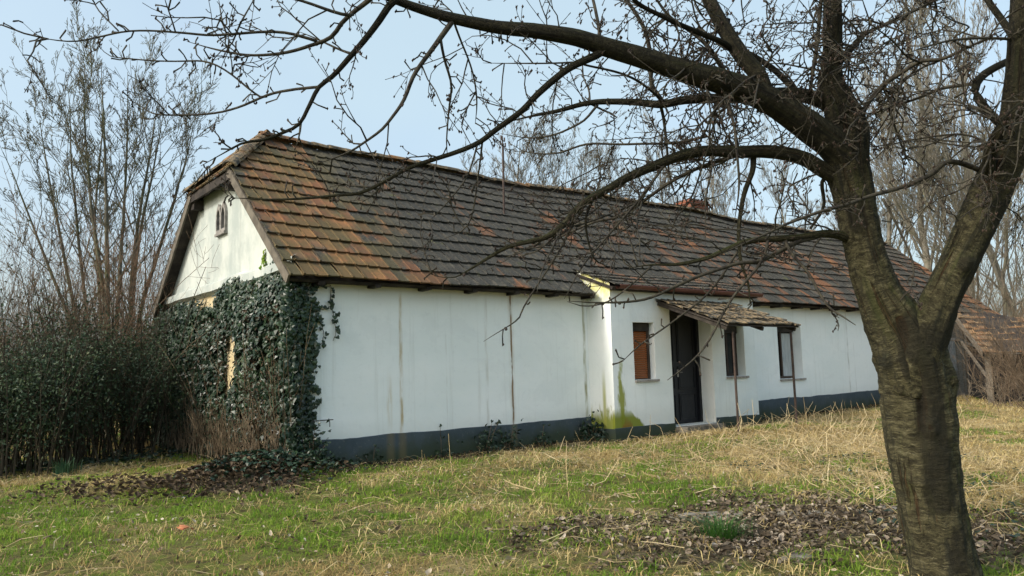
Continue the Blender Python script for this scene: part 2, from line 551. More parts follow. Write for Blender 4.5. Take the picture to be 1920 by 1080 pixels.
def bark_mat(name='cherry_bark', dark=1.0):
    """cherry bark: thin horizontal bands, dark fissures, orange wounds"""
    k = NT(name, .88, .2)
    uvn = k.n('UVMap').outputs[0]
    ua = k.n('SeparateXYZ')
    k.put(ua.inputs[0], uvn)
    u, v = ua.outputs[0], ua.outputs[1]
    ang = k.math('MULTIPLY', u, 2 * math.pi)
    cb = k.n('CombineXYZ')
    k.put(cb.inputs[0], k.math('MULTIPLY', k.math('SINE', ang), .8))
    k.put(cb.inputs[1], k.math('MULTIPLY', k.math('COSINE', ang), .8))
    k.put(cb.inputs[2], v)
    q = cb.outputs[0]
    warp = k.noise(k.scale(q, (2.6, 2.6, 4)), 1.0, 4, .65, out='Color')
    qa = k.n('VectorMath', operation='MULTIPLY_ADD')
    k.put(qa.inputs[0], warp)
    qa.inputs[1].default_value = (.03, .03, .05)
    k.put(qa.inputs[2], q)
    q2 = qa.outputs[0]
    band = k.noise(k.scale(q2, (2.4, 2.4, 34)), 1.0, 8, .76)
    thin = k.noise(k.scale(q2, (4.5, 4.5, 120)), 1.0, 4, .65)
    blot = k.noise(k.scale(q, (2.6, 2.6, 2.2)), 1.0, 6, .70)
    c = k.ramp(band, [(.28, (.012, .011, .008)), (.43, (.048, .042, .024)), (.57, (.125, .110, .062)), (.75, (.27, .245, .165))])
    c = k.mix(k.math('MULTIPLY', k.rng(thin, .57, .68), .7), c, (.25, .225, .145))
    c = k.mix(k.math('MULTIPLY', k.rng(thin, .44, .36), .8), c, (.022, .019, .015))
    c = k.mix(k.math('MULTIPLY', k.rng(blot, .48, .62), .85), c, (.030, .030, .022))
    c = k.mix(k.math('MULTIPLY', k.rng(k.noise(q, 3.1, 4, .6), .52, .7), .45), c, (.085, .095, .03))
    fiss = k.noise(k.scale(q2, (5.0, 5.0, 1.1)), 1.0, 4, .62)
    fm = k.math('MULTIPLY', k.rng(fiss, .58, .64), k.rng(k.noise(k.scale(q, (1, 1, .9)), 1.7, 2), .46, .56))
    c = k.mix(k.math('MULTIPLY', fm, .55), c, (.10, .052, .024))
    core = k.math('MULTIPLY', k.rng(fiss, .66, .70), fm)
    c = k.mix(core, c, (.03, .014, .008))
    geo = k.n('NewGeometry')
    nz_ = k.sep(geo.outputs['Normal'])[2]
    mossf = k.math('MULTIPLY', k.rng(nz_, .15, .75), k.rng(k.noise(k.pos(), 7, 4, .65), .38, .6))
    c = k.mix(k.math('MULTIPLY', mossf, .75), c, (.062, .078, .018))
    wt = k.n('Attribute', attribute_name='tone')
    ws = k.n('SeparateColor')
    k.put(ws.inputs[0], wt.outputs['Color'])
    wn_ = k.noise(k.scale(q, (9, 9, 3)), 1.0, 5, .7)
    wf = k.rng(k.math('ADD', ws.outputs[0], k.math('MULTIPLY', k.math('SUBTRACT', wn_, .5), .9)), .30, .55)
    c = k.mix(k.math('MULTIPLY', wf, .9), c, k.mix(k.rng(wn_, .42, .60), (.014, .010, .007), (.12, .058, .022)))
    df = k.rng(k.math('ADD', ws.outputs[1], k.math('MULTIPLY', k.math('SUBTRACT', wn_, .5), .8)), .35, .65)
    c = k.mix(k.math('MULTIPLY', df, .8), c, (.022, .020, .014))  # dark rough bark and burrs, plus shade painted on the right side
    # the younger bark higher up is darker
    c = k.mix(1.0, c, (.74, .76, .70), 'MULTIPLY')
    zz = k.sep(k.pos())[2]
    yb = k.rng(k.math('ADD', zz, k.math('MULTIPLY', k.math('SUBTRACT', blot, .5), .8)), 1.9, 2.9, 1.0, .36)
    cc = k.n('CombineXYZ')
    for i_ in range(3):
        k.put(cc.inputs[i_], yb)
    c = k.mix(1.0, c, cc.outputs[0], 'MULTIPLY')
    k.color(c)
    hgt = k.math('ADD', k.math('MULTIPLY', band, .7), k.math('ADD', k.math('MULTIPLY', thin, .35), k.math('MULTIPLY', fm, -1.0)))
    hgt = k.math('ADD', hgt, k.math('MULTIPLY', blot, .6))
    return k.bump(hgt, 1.0, .035).m

def ground_mat():
    k = NT('meadow_soil', .95, .1)
    p = k.pos()
    att = k.n('Attribute', attribute_name='tone')
    s = k.n('SeparateColor')
    k.put(s.inputs[0], att.outputs['Color'])
    straw, litter, green = s.outputs[0], s.outputs[1], s.outputs[2]
    n1 = k.noise(p, 9, 6, .7)
    n2 = k.noise(p, 45, 5, .7)
    c = k.mix(k.rng(n1, .35, .65), (.045, .036, .017), (.125, .10, .048))
    c = k.mix(k.math('MULTIPLY', straw, k.rng(n2, .3, .6)), c, (.42, .33, .155))
    c = k.mix(k.math('MULTIPLY', green, k.rng(n1, .35, .6)), c, (.12, .15, .03))
    c = k.mix(k.math('MULTIPLY', litter, .8), c, k.mix(k.rng(n2, .4, .65), (.045, .036, .027), (.17, .14, .11)))
    k.color(c)
    return k.bump(n2, .8, .04).m

M = {}
M['white'] = wall_white()
M['gable'] = gable_white()
M['ochre'] = simple('bare_lime_plaster', (.46, .37, .20), (.60, .52, .34), 2.5, .95, .4, dist=.03)
def plinth_mat():
    k = NT('slate_plinth_paint', .8, .3)
    o = k.obj()
    x, y, z = k.sep(o)[0:3]
    c = k.mix(k.rng(k.noise(o, 1.7, 5, .65), .3, .7), (.045, .064, .080), (.066, .088, .105))
    c = k.mix(k.math('MULTIPLY', k.rng(k.noise(o, 18, 4, .7), .58, .7), .4), c, (.17, .18, .17))
    g = k.rng(k.math('ADD', z, k.math('MULTIPLY', k.noise(k.scale(o, (1.5, 1.5, 1)), 1.4, 4, .65), .5)), .72, .30)
    c = k.mix(k.math('MULTIPLY', g, .85), c, (.032, .045, .018))
    for x0 in (1.44, 1.66, 3.99):
        c = k.mix(k.math('MULTIPLY', k.rng(k.math('ABSOLUTE', k.math('SUBTRACT', x, x0)), .11, .02), .45), c, (.16, .13, .06))
    return k.color(c).bump(k.noise(o, 12, 5, .7), .3, .015).m
M['plinth'] = plinth_mat()
M['tile'] = tile_mat('clay_roof_tile', .75)
M['tile_canopy'] = tile_mat('canopy_tile_clay', .95, False, True)
M['tile_shed'] = tile_mat('shed_tile_clay', .25, False, True)
M['ridge'] = tile_mat('ridge_tile_clay', .68, False, True)
M['board'] = simple('weathered_board', (.10, .085, .066), (.20, .175, .14), 3, .9, .5, (2, 2, 14))
M['board_verge'] = simple('verge_board_grey', (.085, .075, .060), (.155, .138, .110), 5, .9, .4, (6, 1, 1))
M['darkwood'] = simple('tarred_wood', (.018, .015, .013), (.05, .042, .034), 4, .8, .4)
M['doorwood'] = simple('old_door_paint', (.004, .005, .008), (.010, .011, .015), 5, .55, .25, (6, 6, 1), .4)
M['shutter'] = simple('brown_roller_slats', (.22, .075, .025), (.30, .11, .04), 5, .6, .1, (1, 1, 8), .35)
M['black'] = simple('dark_room', (.008, .008, .009), (.014, .014, .014), 3, .95, 0)  # near-black colour standing in for the dark of unlit interiors
M['frame'] = simple('dark_brown_frame', (.035, .022, .016), (.06, .04, .028), 6, .6, .15)
M['greyframe'] = simple('grey_wood_frame', (.16, .15, .14), (.28, .27, .25), 9, .85, .3)
M['curtain'] = simple('net_curtain', (.30, .33, .34), (.48, .51, .51), 5, .9, .1, (14, 14, .6))
M['rust'] = simple('rusty_iron', (.085, .035, .02), (.15, .068, .04), 12, .75, .3, spec=.4)
M['darkrust'] = simple('dark_iron_pipe', (.03, .02, .016), (.065, .042, .032), 12, .7, .3, spec=.4)
M['gutter'] = simple('brown_gutter', (.10, .035, .022), (.15, .06, .04), 5, .55, .1, spec=.4)
M['stone'] = simple('grey_stone', (.10, .088, .068), (.24, .22, .185), 5, .95, .6, dist=.03)
M['sill'] = simple('cement_sill', (.22, .20, .18), (.36, .34, .31), 10, .9, .3)
def glass_mat():
    k = NT('window_glass', .06, .5)
    k.color((.012, .016, .018))
    return k.bump(k.noise(k.obj(), 3, 2), .05, .02).m
M['glass'] = glass_mat()
def brick_mat():
    k = NT('chimney_brick', .9, .2)
    o = k.obj()
    br = k.n('TexBrick')
    mp = k.n('Mapping')
    mp.inputs['Rotation'].default_value = (R_(90), 0, 0)
    k.put(mp.inputs['Vector'], o)
    k.put(br.inputs['Vector'], mp.outputs['Vector'])
    for kk, vv in (('Scale', 1.0), ('Brick Width', .26), ('Row Height', .08), ('Mortar Size', .008)):
        br.inputs[kk].default_value = vv
    br.inputs['Color1'].default_value = (.25, .08, .042, 1)
    br.inputs['Color2'].default_value = (.14, .055, .032, 1)
    br.inputs['Mortar'].default_value = (.16, .13, .11, 1)
    c = k.mix(k.math('MULTIPLY', k.rng(k.noise(o, 8, 5, .7), .5, .7), .6), br.outputs['Color'], (.07, .055, .045))
    return k.color(c).bump(k.noise(o, 20, 4, .6), .4, .01).m
M['brick'] = brick_mat()
M['cherry'] = bark_mat()
M['cherry_limb'] = M['cherry']
M['twig'] = simple('cherry_twig_bark', (.020, .017, .014), (.055, .050, .034), 30, .85, .3, space='pos')
M['bud'] = simple('cherry_bud', (.018, .014, .012), (.05, .032, .022), 20, .8, 0)
def fartree(name, a, b, moss=0.0):
    k = NT(name, .9, .15)
    f = k.noise(k.pos(), 3, 5, .65)
    c = k.mix(k.rng(f, .35, .65), a, b)
    if moss:
        c = k.mix(k.math('MULTIPLY', k.rng(k.noise(k.pos(), 1.6, 3), .45, .62), moss), c, (.075, .09, .03))
    k.color(c)
    return k.m
M['bark_left'] = fartree('grey_green_bark', (.085, .08, .06), (.165, .155, .12), .5)
M['bark_far'] = fartree('hazed_grey_bark', (.14, .13, .108), (.235, .218, .18), .25)  # grey bark lightened in its colour for haze over the distance
M['bark_far_dark'] = fartree('dark_grey_bark', (.095, .085, .07), (.18, .165, .13), .3)
M['brush'] = fartree('dry_brown_brush', (.075, .056, .038), (.17, .125, .085))
M['hedge_stem'] = fartree('dark_hedge_stem', (.028, .024, .017), (.06, .052, .036))
M['brush_red'] = fartree('red_brown_brush', (.11, .068, .042), (.22, .145, .095))
M['brush_ivy'] = fartree('dead_vine_stem', (.045, .034, .022), (.19, .145, .095))
M['brush_pale'] = fartree('dry_grey_brush', (.14, .115, .085), (.28, .235, .18))
M['budleaf'] = leafmat('catkins', [(0, (.035, .032, .022)), (1, (.085, .075, .045))], .8, .1)
M['ivy'] = leafmat('ivy_leaf', [(0, (.008, .020, .011)), (.55, (.017, .039, .020)), (.85, (.032, .062, .030)), (1, (.062, .10, .048))], .36, .12, .45)
M['ivydry'] = leafmat('withered_ivy_leaf', [(0, (.028, .019, .012)), (.6, (.066, .046, .027)), (.9, (.12, .088, .052)), (1, (.26, .21, .14))], .8, .15)
M['privet'] = leafmat('hedge_leaf', [(0, (.010, .022, .011)), (.5, (.022, .048, .021)), (.8, (.045, .078, .030)), (1, (.105, .12, .05))], .55, .15, .35)
M['grass'] = leafmat('grass_blade', [(0, (.075, .155, .014)), (.45, (.14, .25, .024)), (.8, (.24, .33, .044)), (1, (.38, .38, .10))], .7, .35, .2, .9, .5)
M['straw'] = leafmat('dry_grass', [(0, (.14, .095, .036)), (.35, (.32, .235, .092)), (.72, (.52, .415, .185)), (1, (.70, .60, .34))], .8, .25, .2, .8, .4)
M['stalk'] = leafmat('dry_stalk', [(0, (.28, .21, .11)), (.6, (.46, .37, .21)), (1, (.60, .52, .34))], .8, .1, .2)
M['deadleaf'] = leafmat('dead_leaf', [(0, (.05, .038, .024)), (.35, (.13, .10, .062)), (.65, (.28, .225, .15)), (.85, (.46, .40, .30)), (1, (.66, .60, .50))], .85, .12, .2, 3.0, .1)
M['litter'] = leafmat('litter_leaf', [(0, (.028, .022, .015)), (.45, (.085, .066, .044)), (.75, (.18, .145, .105)), (.93, (.34, .29, .23)), (1, (.55, .50, .43))], .85, .1, .2, 3.0, .1)
M['tuft'] = leafmat('fresh_grass_blade', [(0, (.028, .085, .012)), (1, (.07, .17, .03))], .5, .3, .3)
M['reed'] = leafmat('bulb_leaf', [(0, (.02, .06, .03)), (1, (.05, .11, .05))], .5, .2, .3)
M['ground'] = ground_mat()
M['terracotta'] = simple('broken_clay', (.30, .10, .045), (.40, .17, .08), 18, .9, .4)

# ------------------------------------------------------------------ ground
def ghash(xy):
    """soft height field of the meadow"""
    h = (fbm(xy * .35, 3) - .5) * .16 + (fbm(xy * 1.7, 9) - .5) * .06 + (fbm(xy * 5.5, 13, 2) - .5) * .035
    rel = xy - KORN[:2]
    s, v = rel @ U[:2], rel @ V[:2]
    # close to the walls the ground is level; before the door the trampled straw is heaped a little
    near = np.exp(-np.clip(np.abs(v), 0, None) / 1.2) * ((s > -2) & (s < 28))
    h = h * (1 - near * .8)
    h = h + .13 * np.exp(-((s - 9.0) / 2.6) ** 2 - ((v + 2.4) / 1.2) ** 2)
    h = h + .10 * sstep(10, 20, s) * np.exp(-((v + 1) / 2.5) ** 2)
    # leaf and cuttings bank before the ivy
    pc = np.array([-3.6, 10.6])
    h = h + .30 * np.exp(-(((xy - pc) @ np.array([.62, .78])) / 1.0) ** 2 - (((xy - pc) @ np.array([.78, -.62])) / .55) ** 2)
    return h

def zones(xy):
    x, y = xy[..., 0], xy[..., 1]
    n = fbm(xy * .55, 21)
    n2 = fbm(xy * 1.6, 31)
    rel = xy - KORN[:2]
    s, v = rel @ U[:2], rel @ V[:2]
    straw = .20 + (n - .5) * 1.7 + (n2 - .5) * 1.1 + .75 * sstep(8.6, 13.5, y + x * .45) * sstep(-3.5, 1.0, x) + .35 * sstep(2.0, 4.5, x)
    straw = straw + .6 * sstep(-3.0, -4.6, x) * sstep(8.8, 10.2, y)
    litc = np.array([2.35, 6.8])
    d = np.sqrt(((x - litc[0]) / 1.9) ** 2 + ((y - litc[1]) / 1.15) ** 2)
    litter = sstep(1.45, .35, d + (n2 - .5) * 1.5)
    d2 = np.sqrt(((x + 3.8) / 1.0) ** 2 + ((y - 10.2) / .6) ** 2)
    litter = np.maximum(litter, sstep(1.3, .7, d2 + (n2 - .5) * .7) * .9)
    strip = sstep(-.75, -.25, v) * (s > -.3) * (v < .2) * .8
    litter = np.clip(np.maximum(litter, strip + (n2 - .5) * .3 * (strip > 0)), 0, 1)
    hed = sstep(1.6, .4, np.abs((xy - np.array([-8.6, 13.6])) @ np.array([.72, .69])))
    n3 = fbm(xy * 1.1, 41)
    straw = np.clip(straw, 0, 1) * (1 - .65 * sstep(.52, .66, n3))
    return straw, litter, np.clip(1 - straw, 0, 1) * (1 - litter)

xs = np.concatenate([np.linspace(-400, -16, 14), np.arange(-15, 20, .10), np.linspace(21, 400, 14)])
ys = np.concatenate([np.linspace(-60, 2, 6), np.arange(2.3, 30, .10), np.linspace(31, 500, 16)])
gx, gy = np.meshgrid(xs, ys)
gxy = np.stack([gx, gy], -1)
gz = ghash(gxy) * sstep(60, 30, np.hypot(gx, gy))
st, li, gr = zones(gxy)
far = sstep(18, 30, gy)
gr = np.maximum(gr * (1 - far), far * .75)
st = np.where(gy > 24, st * .7, st)
ni, nj = gx.shape
ii = np.arange(ni * nj).reshape(ni, nj)
gf = np.stack([ii[:-1, :-1], ii[:-1, 1:], ii[1:, 1:], ii[1:, :-1]], -1).reshape(-1, 4)
gme = mesh_from('ground', np.stack([gx, gy, gz], -1).reshape(-1, 3), gf, smooth=True,
                col=np.stack([st, li, gr], -1).reshape(-1, 3))
g = add('ground', gme, M['ground'], kind='structure')

def gz_at(xy):
    xy = np.asarray(xy, float)
    return ghash(xy) * sstep(60, 30, np.hypot(xy[..., 0], xy[..., 1]))

# ------------------------------------------------------------------ farmhouse
house = thing('farmhouse', 'long low whitewashed farmhouse with mossy tiled roof and ivy covered gable', 'house', KORN, HANG)
GX, L, WD = -.12, 26.5, 7.0                     # gable plane, far end, width
EZ, EV, VX = 2.92, -.35, -.40                   # eave height and overhang, verge plane
RV, RZ = 3.5, 6.10
SL = (RZ - EZ) / (RV - EV)
HZ = 5.08
HV = EV + (HZ - EZ) / SL
HX = .62                                        # where the ridge starts behind the half hip
PX0, PX1, PV = 5.95, 10.70, -.66                # projecting bay
WX0 = 22.0                                      # boarded barn end starts here

def sag(x, t):
    """old roofs are never straight; t = 0 at the eave, 1 at the ridge"""
    return (.045 * np.sin(x * .55 + 1.0) + .03 * np.sin(x * 1.31 + 2.2)) * (.35 + .65 * t) - .02 - .05 * t * np.sin(np.clip(x / 26, 0, 1) * math.pi)

def wall_sheet(x0, x1, z0, z1, y, openings, name, mat, parent, rec=.3, dx=.6):
    """a rendered wall with real openings and reveals"""
    xs_ = sorted({x0, x1, *[a for o in openings for a in o[:2]], *np.arange(x0 + dx, x1 - .2, dx)})
    zs_ = sorted({z0, z1, *[a for o in openings for a in o[2:4]], *np.arange(z0 + .5, z1 - .2, .5)})
    mb = MB()
    def p(x, z):
        hard = any(abs(x - a) < 1e-6 for o in openings for a in o[:2]) or x in (x0, x1) or z in (z0, z1)
        d = 0 if hard else (float(vnoise(np.array([x * .9, z * .9]), 5)) - .5) * .02
        return (x, y + d, z)
    for a, b in zip(xs_[:-1], xs_[1:]):
        for c, d in zip(zs_[:-1], zs_[1:]):
            mxx, mzz = (a + b) / 2, (c + d) / 2
            if any(o[0] < mxx < o[1] and o[2] < mzz < o[3] for o in openings):
                continue
            mb.raw([p(a, c), p(b, c), p(b, d), p(a, d)], [(0, 1, 2, 3)])
    for o in openings:
        a, b, c, d = o[:4]
        r = o[4] if len(o) > 4 else rec
        mb.raw([(a, y, c), (a, y, d), (a, y + r, d), (a, y + r, c)], [(0, 1, 2, 3)])
        mb.raw([(b, y, c), (b, y, d), (b, y + r, d), (b, y + r, c)], [(3, 2, 1, 0)])
        mb.raw([(a, y, d), (b, y, d), (b, y + r, d), (a, y + r, d)], [(0, 1, 2, 3)])
        mb.raw([(a, y, c), (b, y, c), (b, y + r, c), (a, y + r, c)], [(3, 2, 1, 0)])
    me = mb.mesh(name, True)
    try:
        me.set_sharp_from_angle(angle=R_(30))
    except Exception:
        pass
    import bmesh
    bm = bmesh.new()
    bm.from_mesh(me)
    bmesh.ops.remove_doubles(bm, verts=bm.verts, dist=1e-4)
    bm.to_mesh(me)
    bm.free()
    try:
        me.set_sharp_from_angle(angle=R_(30))
    except Exception:
        pass
    return add(name, me, mat, parent)

W3 = (12.70, 13.80, .98, 2.36, .30)
W1 = (6.56, 7.19, 1.15, 2.29, .20)
W2 = (9.54, 10.28, 1.13, 2.27, .26)
DR = (7.70, 9.08, .16, 2.62, .36)
ZT = 2.98
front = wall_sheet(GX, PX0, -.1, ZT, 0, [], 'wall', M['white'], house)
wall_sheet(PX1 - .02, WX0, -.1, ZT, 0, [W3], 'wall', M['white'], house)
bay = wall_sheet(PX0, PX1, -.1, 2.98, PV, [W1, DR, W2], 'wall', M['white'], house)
mb = MB()
# side faces of the bay rise through the main roof
mb.raw([(PX0, PV, -.1), (PX0, 0.32, -.1), (PX0, .32, 3.42), (PX0, .0, 3.30), (PX0, -.35, 3.17), (PX0, PV, 3.05)], [(0, 1, 2, 3, 4, 5)[::-1]])
mb.obj('bay_side_wall', M['white'], house)
mb = MB()
mb.raw([(PX1, PV, -.1), (PX1, 0.32, -.1), (PX1, .32, 3.42), (PX1, .0, 3.30), (PX1, -.35, 3.17), (PX1, PV, 3.05)], [(0, 1, 2, 3, 4, 5)])
mb.obj('bay_side_wall', M['white'], house)
# gable walls
GT = EZ - .10
def roofz(v):
    return EZ + SL * ((v - EV) if v <= RV else (2 * RV - EV - v))
lz = 3.08
mb = MB()
mb.raw([(GX, 0, -.1), (GX, WD, -.1), (GX, WD, GT), (GX, 0, GT)], [(0, 3, 2, 1)])
mb.raw([(GX, .0, GT), (GX, WD, GT), (GX, WD, lz), (GX, .0, lz)], [(0, 3, 2, 1)])
mb.obj('gable_plaster', M['ochre'], house)
va = EV + (lz - EZ) / SL + .12
vb = 2 * RV - va
hv1 = HV + .05
hv2 = 2 * RV - hv1
AW = (3.10, 3.63, 4.12, 4.68)                   # attic window bounds v0, v1, z0, z1
mb = MB()
# upper gable with the attic opening cut out (left and right of it, below and above)
gx_ = GX - .035
ztop = HZ - .04
def rowv(z):
    e = EV + (z - EZ) / SL + .10
    return e, 2 * RV - e
zl = [lz, 3.6, AW[2], AW[3], ztop]
for a, b in zip(zl[:-1], zl[1:]):
    a0, a1 = rowv(a)
    b0, b1 = rowv(b)
    if a >= AW[2] - 1e-6 and b <= AW[3] + 1e-6:
        mb.raw([(gx_, a0, a), (gx_, AW[0], a), (gx_, AW[0], b), (gx_, b0, b)], [(0, 3, 2, 1)])
        mb.raw([(gx_, AW[1], a), (gx_, a1, a), (gx_, b1, b), (gx_, AW[1], b)], [(0, 3, 2, 1)])
    else:
        mb.raw([(gx_, a0, a), (gx_, a1, a), (gx_, b1, b), (gx_, b0, b)], [(0, 3, 2, 1)])
mb.obj('gable_wall', M['gable'], house)
mb = MB()
n_led = 16
ly = np.linspace(va - .05, vb + .05, n_led)
for a, b in zip(ly[:-1], ly[1:]):
    j0, j1 = [(float(vnoise(np.array([q * 1.7, 2.0]), 4)) - .5) * .05 for q in (a, b)]
    mb.raw([(GX - .13, a, lz - .02 + j0), (GX - .13, b, lz - .02 + j1), (GX - .13, b, lz + .11 + j1), (GX - .13, a, lz + .11 + j0),
            (GX, a, lz - .08 + j0), (GX, b, lz - .08 + j1), (GX - .036, b, lz + .16 + j1), (GX - .036, a, lz + .16 + j0)],
           [(0, 3, 2, 1), (0, 1, 5, 4), (3, 7, 6, 2)])
mb.obj('gable_ledge', M['gable'], house)
mb = MB()
mb.raw([(L, 0, -.1), (L, WD, -.1), (L, WD, GT), (L, RV, RZ - .2), (L, 0, GT)], [(0, 1, 2, 3, 4)])
mb.obj('gable_wall', M['board'], house)
mb = MB()
mb.raw([(GX, WD, -.1), (L, WD, -.1), (L, WD, GT), (GX, WD, GT)], [(0, 1, 2, 3)[::-1]])
mb.obj('wall', M['white'], house)

# attic window: two pointed lancets in a grey frame
aw = MB()
vm, vmid = .035, (AW[0] + AW[1]) / 2
def lancet(v0, v1, z0, z1):
    c = (v0 + v1) / 2
    zs0 = z0 + (z1 - z0) * .66
    return [(v0, z0), (v1, z0), (v1, zs0), (v1 - (v1 - c) * .35, zs0 + (z1 - zs0) * .55), (c, z1), (v0 + (c - v0) * .35, zs0 + (z1 - zs0) * .55), (v0, zs0)]
for a, b in ((AW[0], vmid), (vmid, AW[1])):
    outer = lancet(a + .004, b - .004, AW[2], AW[3])
    inner = lancet(a + .045, b - .04, AW[2] + .06, AW[3] - .09)
    n = len(outer)
    vv = [(gx_ - .05, *q) for q in outer] + [(gx_ - .05, *q) for q in inner] + [(gx_ + .08, *q) for q in outer] + [(gx_ + .08, *q) for q in inner]
    fc = []
    for i in range(n):
        j = (i + 1) % n
        fc += [(i, n + i, n + j, j), (n + i, 3 * n + i, 3 * n + j, n + j), (i, j, 2 * n + j, 2 * n + i)]
    aw.raw(vv, fc)
awo = aw.obj('attic_window', M['greyframe'], house)
sp = MB()
for a, b in ((AW[0], vmid), (vmid, AW[1])):
    # plaster spandrels beside the pointed heads
    pts = lancet(a, b, AW[2], AW[3])
    sp.raw([(gx_, *pts[2]), (gx_, b, AW[3]), (gx_, *pts[4]), (gx_, *pts[3])], [(0, 3, 2, 1)])
    sp.raw([(gx_, *pts[6]), (gx_, a, AW[3]), (gx_, *pts[4]), (gx_, *pts[5])], [(0, 1, 2, 3)])
sp.obj('spandrel', M['gable'], awo)
for a, b in ((AW[0], vmid), (vmid, AW[1])):
    MB().raw([(gx_ + .04, *q) for q in lancet(a + .02, b - .02, AW[2] + .02, AW[3] - .03)], [tuple(range(7))[::-1]]).obj('pane', M['black'], awo)
MB().box((gx_ - .07, AW[0] - .01, AW[2] - .05), (gx_ + .0, AW[1] + .01, AW[2] - .002)).obj('sill', M['greyframe'], awo)

# plinth
def plinth_run(x0, x1, zt, y, name='plinth'):
    b = MB()
    xx = np.linspace(x0, x1, max(3, int((x1 - x0) / .12)))
    t = [zt + (float(vnoise(np.array([q * 1.3, 7.0]), 8)) - .5) * .03 + (float(vnoise(np.array([q * 7.0, 3.0]), 18)) - .5) * .012 for q in xx]
    for i in range(len(xx) - 1):
        b.raw([(xx[i], y - .022, -.15), (xx[i + 1], y - .022, -.15), (xx[i + 1], y - .022, t[i + 1]), (xx[i], y - .022, t[i]),
               (xx[i + 1], y + .02, t[i + 1] + .012), (xx[i], y + .02, t[i] + .012)], [(0, 1, 2, 3), (3, 2, 4, 5)])
    return b
b = plinth_run(GX - .02, PX0, .44, 0)
b.obj('plinth', M['plinth'], house)
b = plinth_run(PX0 - .022, DR[0], .23, PV)
b.raw([(PX0 - .022, PV - .022, -.15), (PX0 - .022, 0, -.15), (PX0 - .022, 0, .23), (PX0 - .022, PV - .022, .23), (PX0 + .02, PV, .24), (PX0 + .02, 0, .24)], [(0, 3, 2, 1), (3, 4, 5, 2)])
b.obj('plinth', M['plinth'], house)
plinth_run(DR[1], PX1, .24, PV).obj('plinth', M['plinth'], house)
plinth_run(PX1, WX0, .49, 0).obj('plinth', M['plinth'], house)

# windows
def roller_slats(x0, x1, z0, z1, y, n):
    b = MB()
    for i in range(n):
        a, c = z0 + (z1 - z0) * i / n, z0 + (z1 - z0) * (i + .9) / n
        b.raw([(x0, y + .006, a), (x1, y + .006, a), (x1, y - .006, (a + c) / 2), (x0, y - .006, (a + c) / 2), (x1, y + .006, c), (x0, y + .006, c)], [(0, 1, 2, 3), (3, 2, 4, 5)])
    return b
def window(o, y, label, kind):
    x0, x1, z0, z1, r = o
    yy = y + r
    f = MB()
    t = .06
    f.box((x0, yy - .05, z0), (x0 + t, yy + .02, z1)).box((x1 - t, yy - .05, z0), (x1, yy + .02, z1))
    f.box((x0 + t, yy - .05, z0), (x1 - t, yy + .02, z0 + t)).box((x0 + t, yy - .05, z1 - t), (x1 - t, yy + .02, z1))
    w_ = f.obj('window', M['frame'], house, label=label)
    MB().box((x0 - .0, y - .045, z0 - .05), (x1 + .06, y + r, z0 - .004)).obj('sill', M['sill'], w_)
    MB().box((x0 + .012, yy - .11, z1 - .17), (x1 - .05, yy - .052, z1 - .012)).obj('roller_box', M['darkwood'], w_)
    if kind == 'shutter':
        roller_slats(x0 + .02, x1 - .09, z0 + .02, z1 - .17, yy - .058, 22).obj('roller_shutter', M['shutter'], w_)
        MB().box((x1 - .088, yy - .075, z0), (x1 - .02, yy - .045, z1 - .17)).obj('guide_rail', M['frame'], w_)
    else:
        MB().raw([(x0 + t, yy, z0 + t), (x1 - t, yy, z0 + t), (x1 - t, yy, z1 - t), (x0 + t, yy, z1 - t)], [(0, 1, 2, 3)]).obj('pane', M['glass'], w_)
        xm = (x0 + x1) / 2
        MB().box((xm - .03, yy - .045, z0 + t), (xm + .03, yy - .004, z1 - .17)).obj('mullion', M['frame'], w_)
        if kind == 'curtain':
            c = MB()
            xx = np.linspace(xm - .02, x1 - t - .02, 22)
            for i in range(21):
                d0, d1 = [.012 * math.sin(q * 75) for q in xx[i:i + 2]]
                c.raw([(xx[i], yy - .016 + d0, z0 + t), (xx[i + 1], yy - .016 + d1, z0 + t), (xx[i + 1], yy - .016 + d1, z1 - .2), (xx[i], yy - .016 + d0, z1 - .2)], [(0, 1, 2, 3)])
            c.obj('curtain', M['curtain'], w_)
    return w_
window(W1, PV, 'small window with closed brown roller shutter', 'shutter')
window(W2, PV, 'small dark window right of the door', 'dark')
window(W3, 0, 'tall window with pale curtain', 'curtain')

# door: deep reveal, dark panelled double leaf, stone step
dx0, dx1, dz0, dz1, dr = DR
yy = PV + dr
dleaf = MB()
dleaf.box((dx0, yy - .02, dz0), (dx0 + .10, yy + .06, dz1)).box((dx1 - .08, yy - .02, dz0), (dx1, yy + .06, dz1)).box((dx0 + .10, yy - .02, dz1 - .1), (dx1 - .08, yy + .06, dz1))
door = dleaf.obj('door', M['doorwood'], house, label='tall dark panelled double door under the tiled canopy')
xm = dx0 + .10 + (dx1 - dx0 - .18) * .42
for a, b_, off in ((dx0 + .102, xm - .004, .025), (xm + .004, dx1 - .082, .045)):
    lf = MB()
    lf.box((a, yy + off, dz0 + .004), (b_, yy + off + .04, dz1 - .102))
    hgt = dz1 - .102 - dz0
    for q0, q1 in ((.03, .27), (.31, .52), (.56, .95)):
        z0, z1 = dz0 + hgt * q0, dz0 + hgt * q1
        a2, b2 = a + .07, b_ - .07
        for r in ((a2, z0, a2 + .025, z1), (b2 - .025, z0, b2, z1), (a2 + .025, z0, b2 - .025, z0 + .025), (a2 + .025, z1 - .025, b2 - .025, z1)):
            lf.box((r[0], yy + off - .018, r[1]), (r[2], yy + off - .001, r[3]))
        lf.box((a2 + .05, yy + off - .012, z0 + .05), (b2 - .05, yy + off - .001, z1 - .05))
    lf.obj('door_leaf', M['doorwood'], door)
hd = MB()
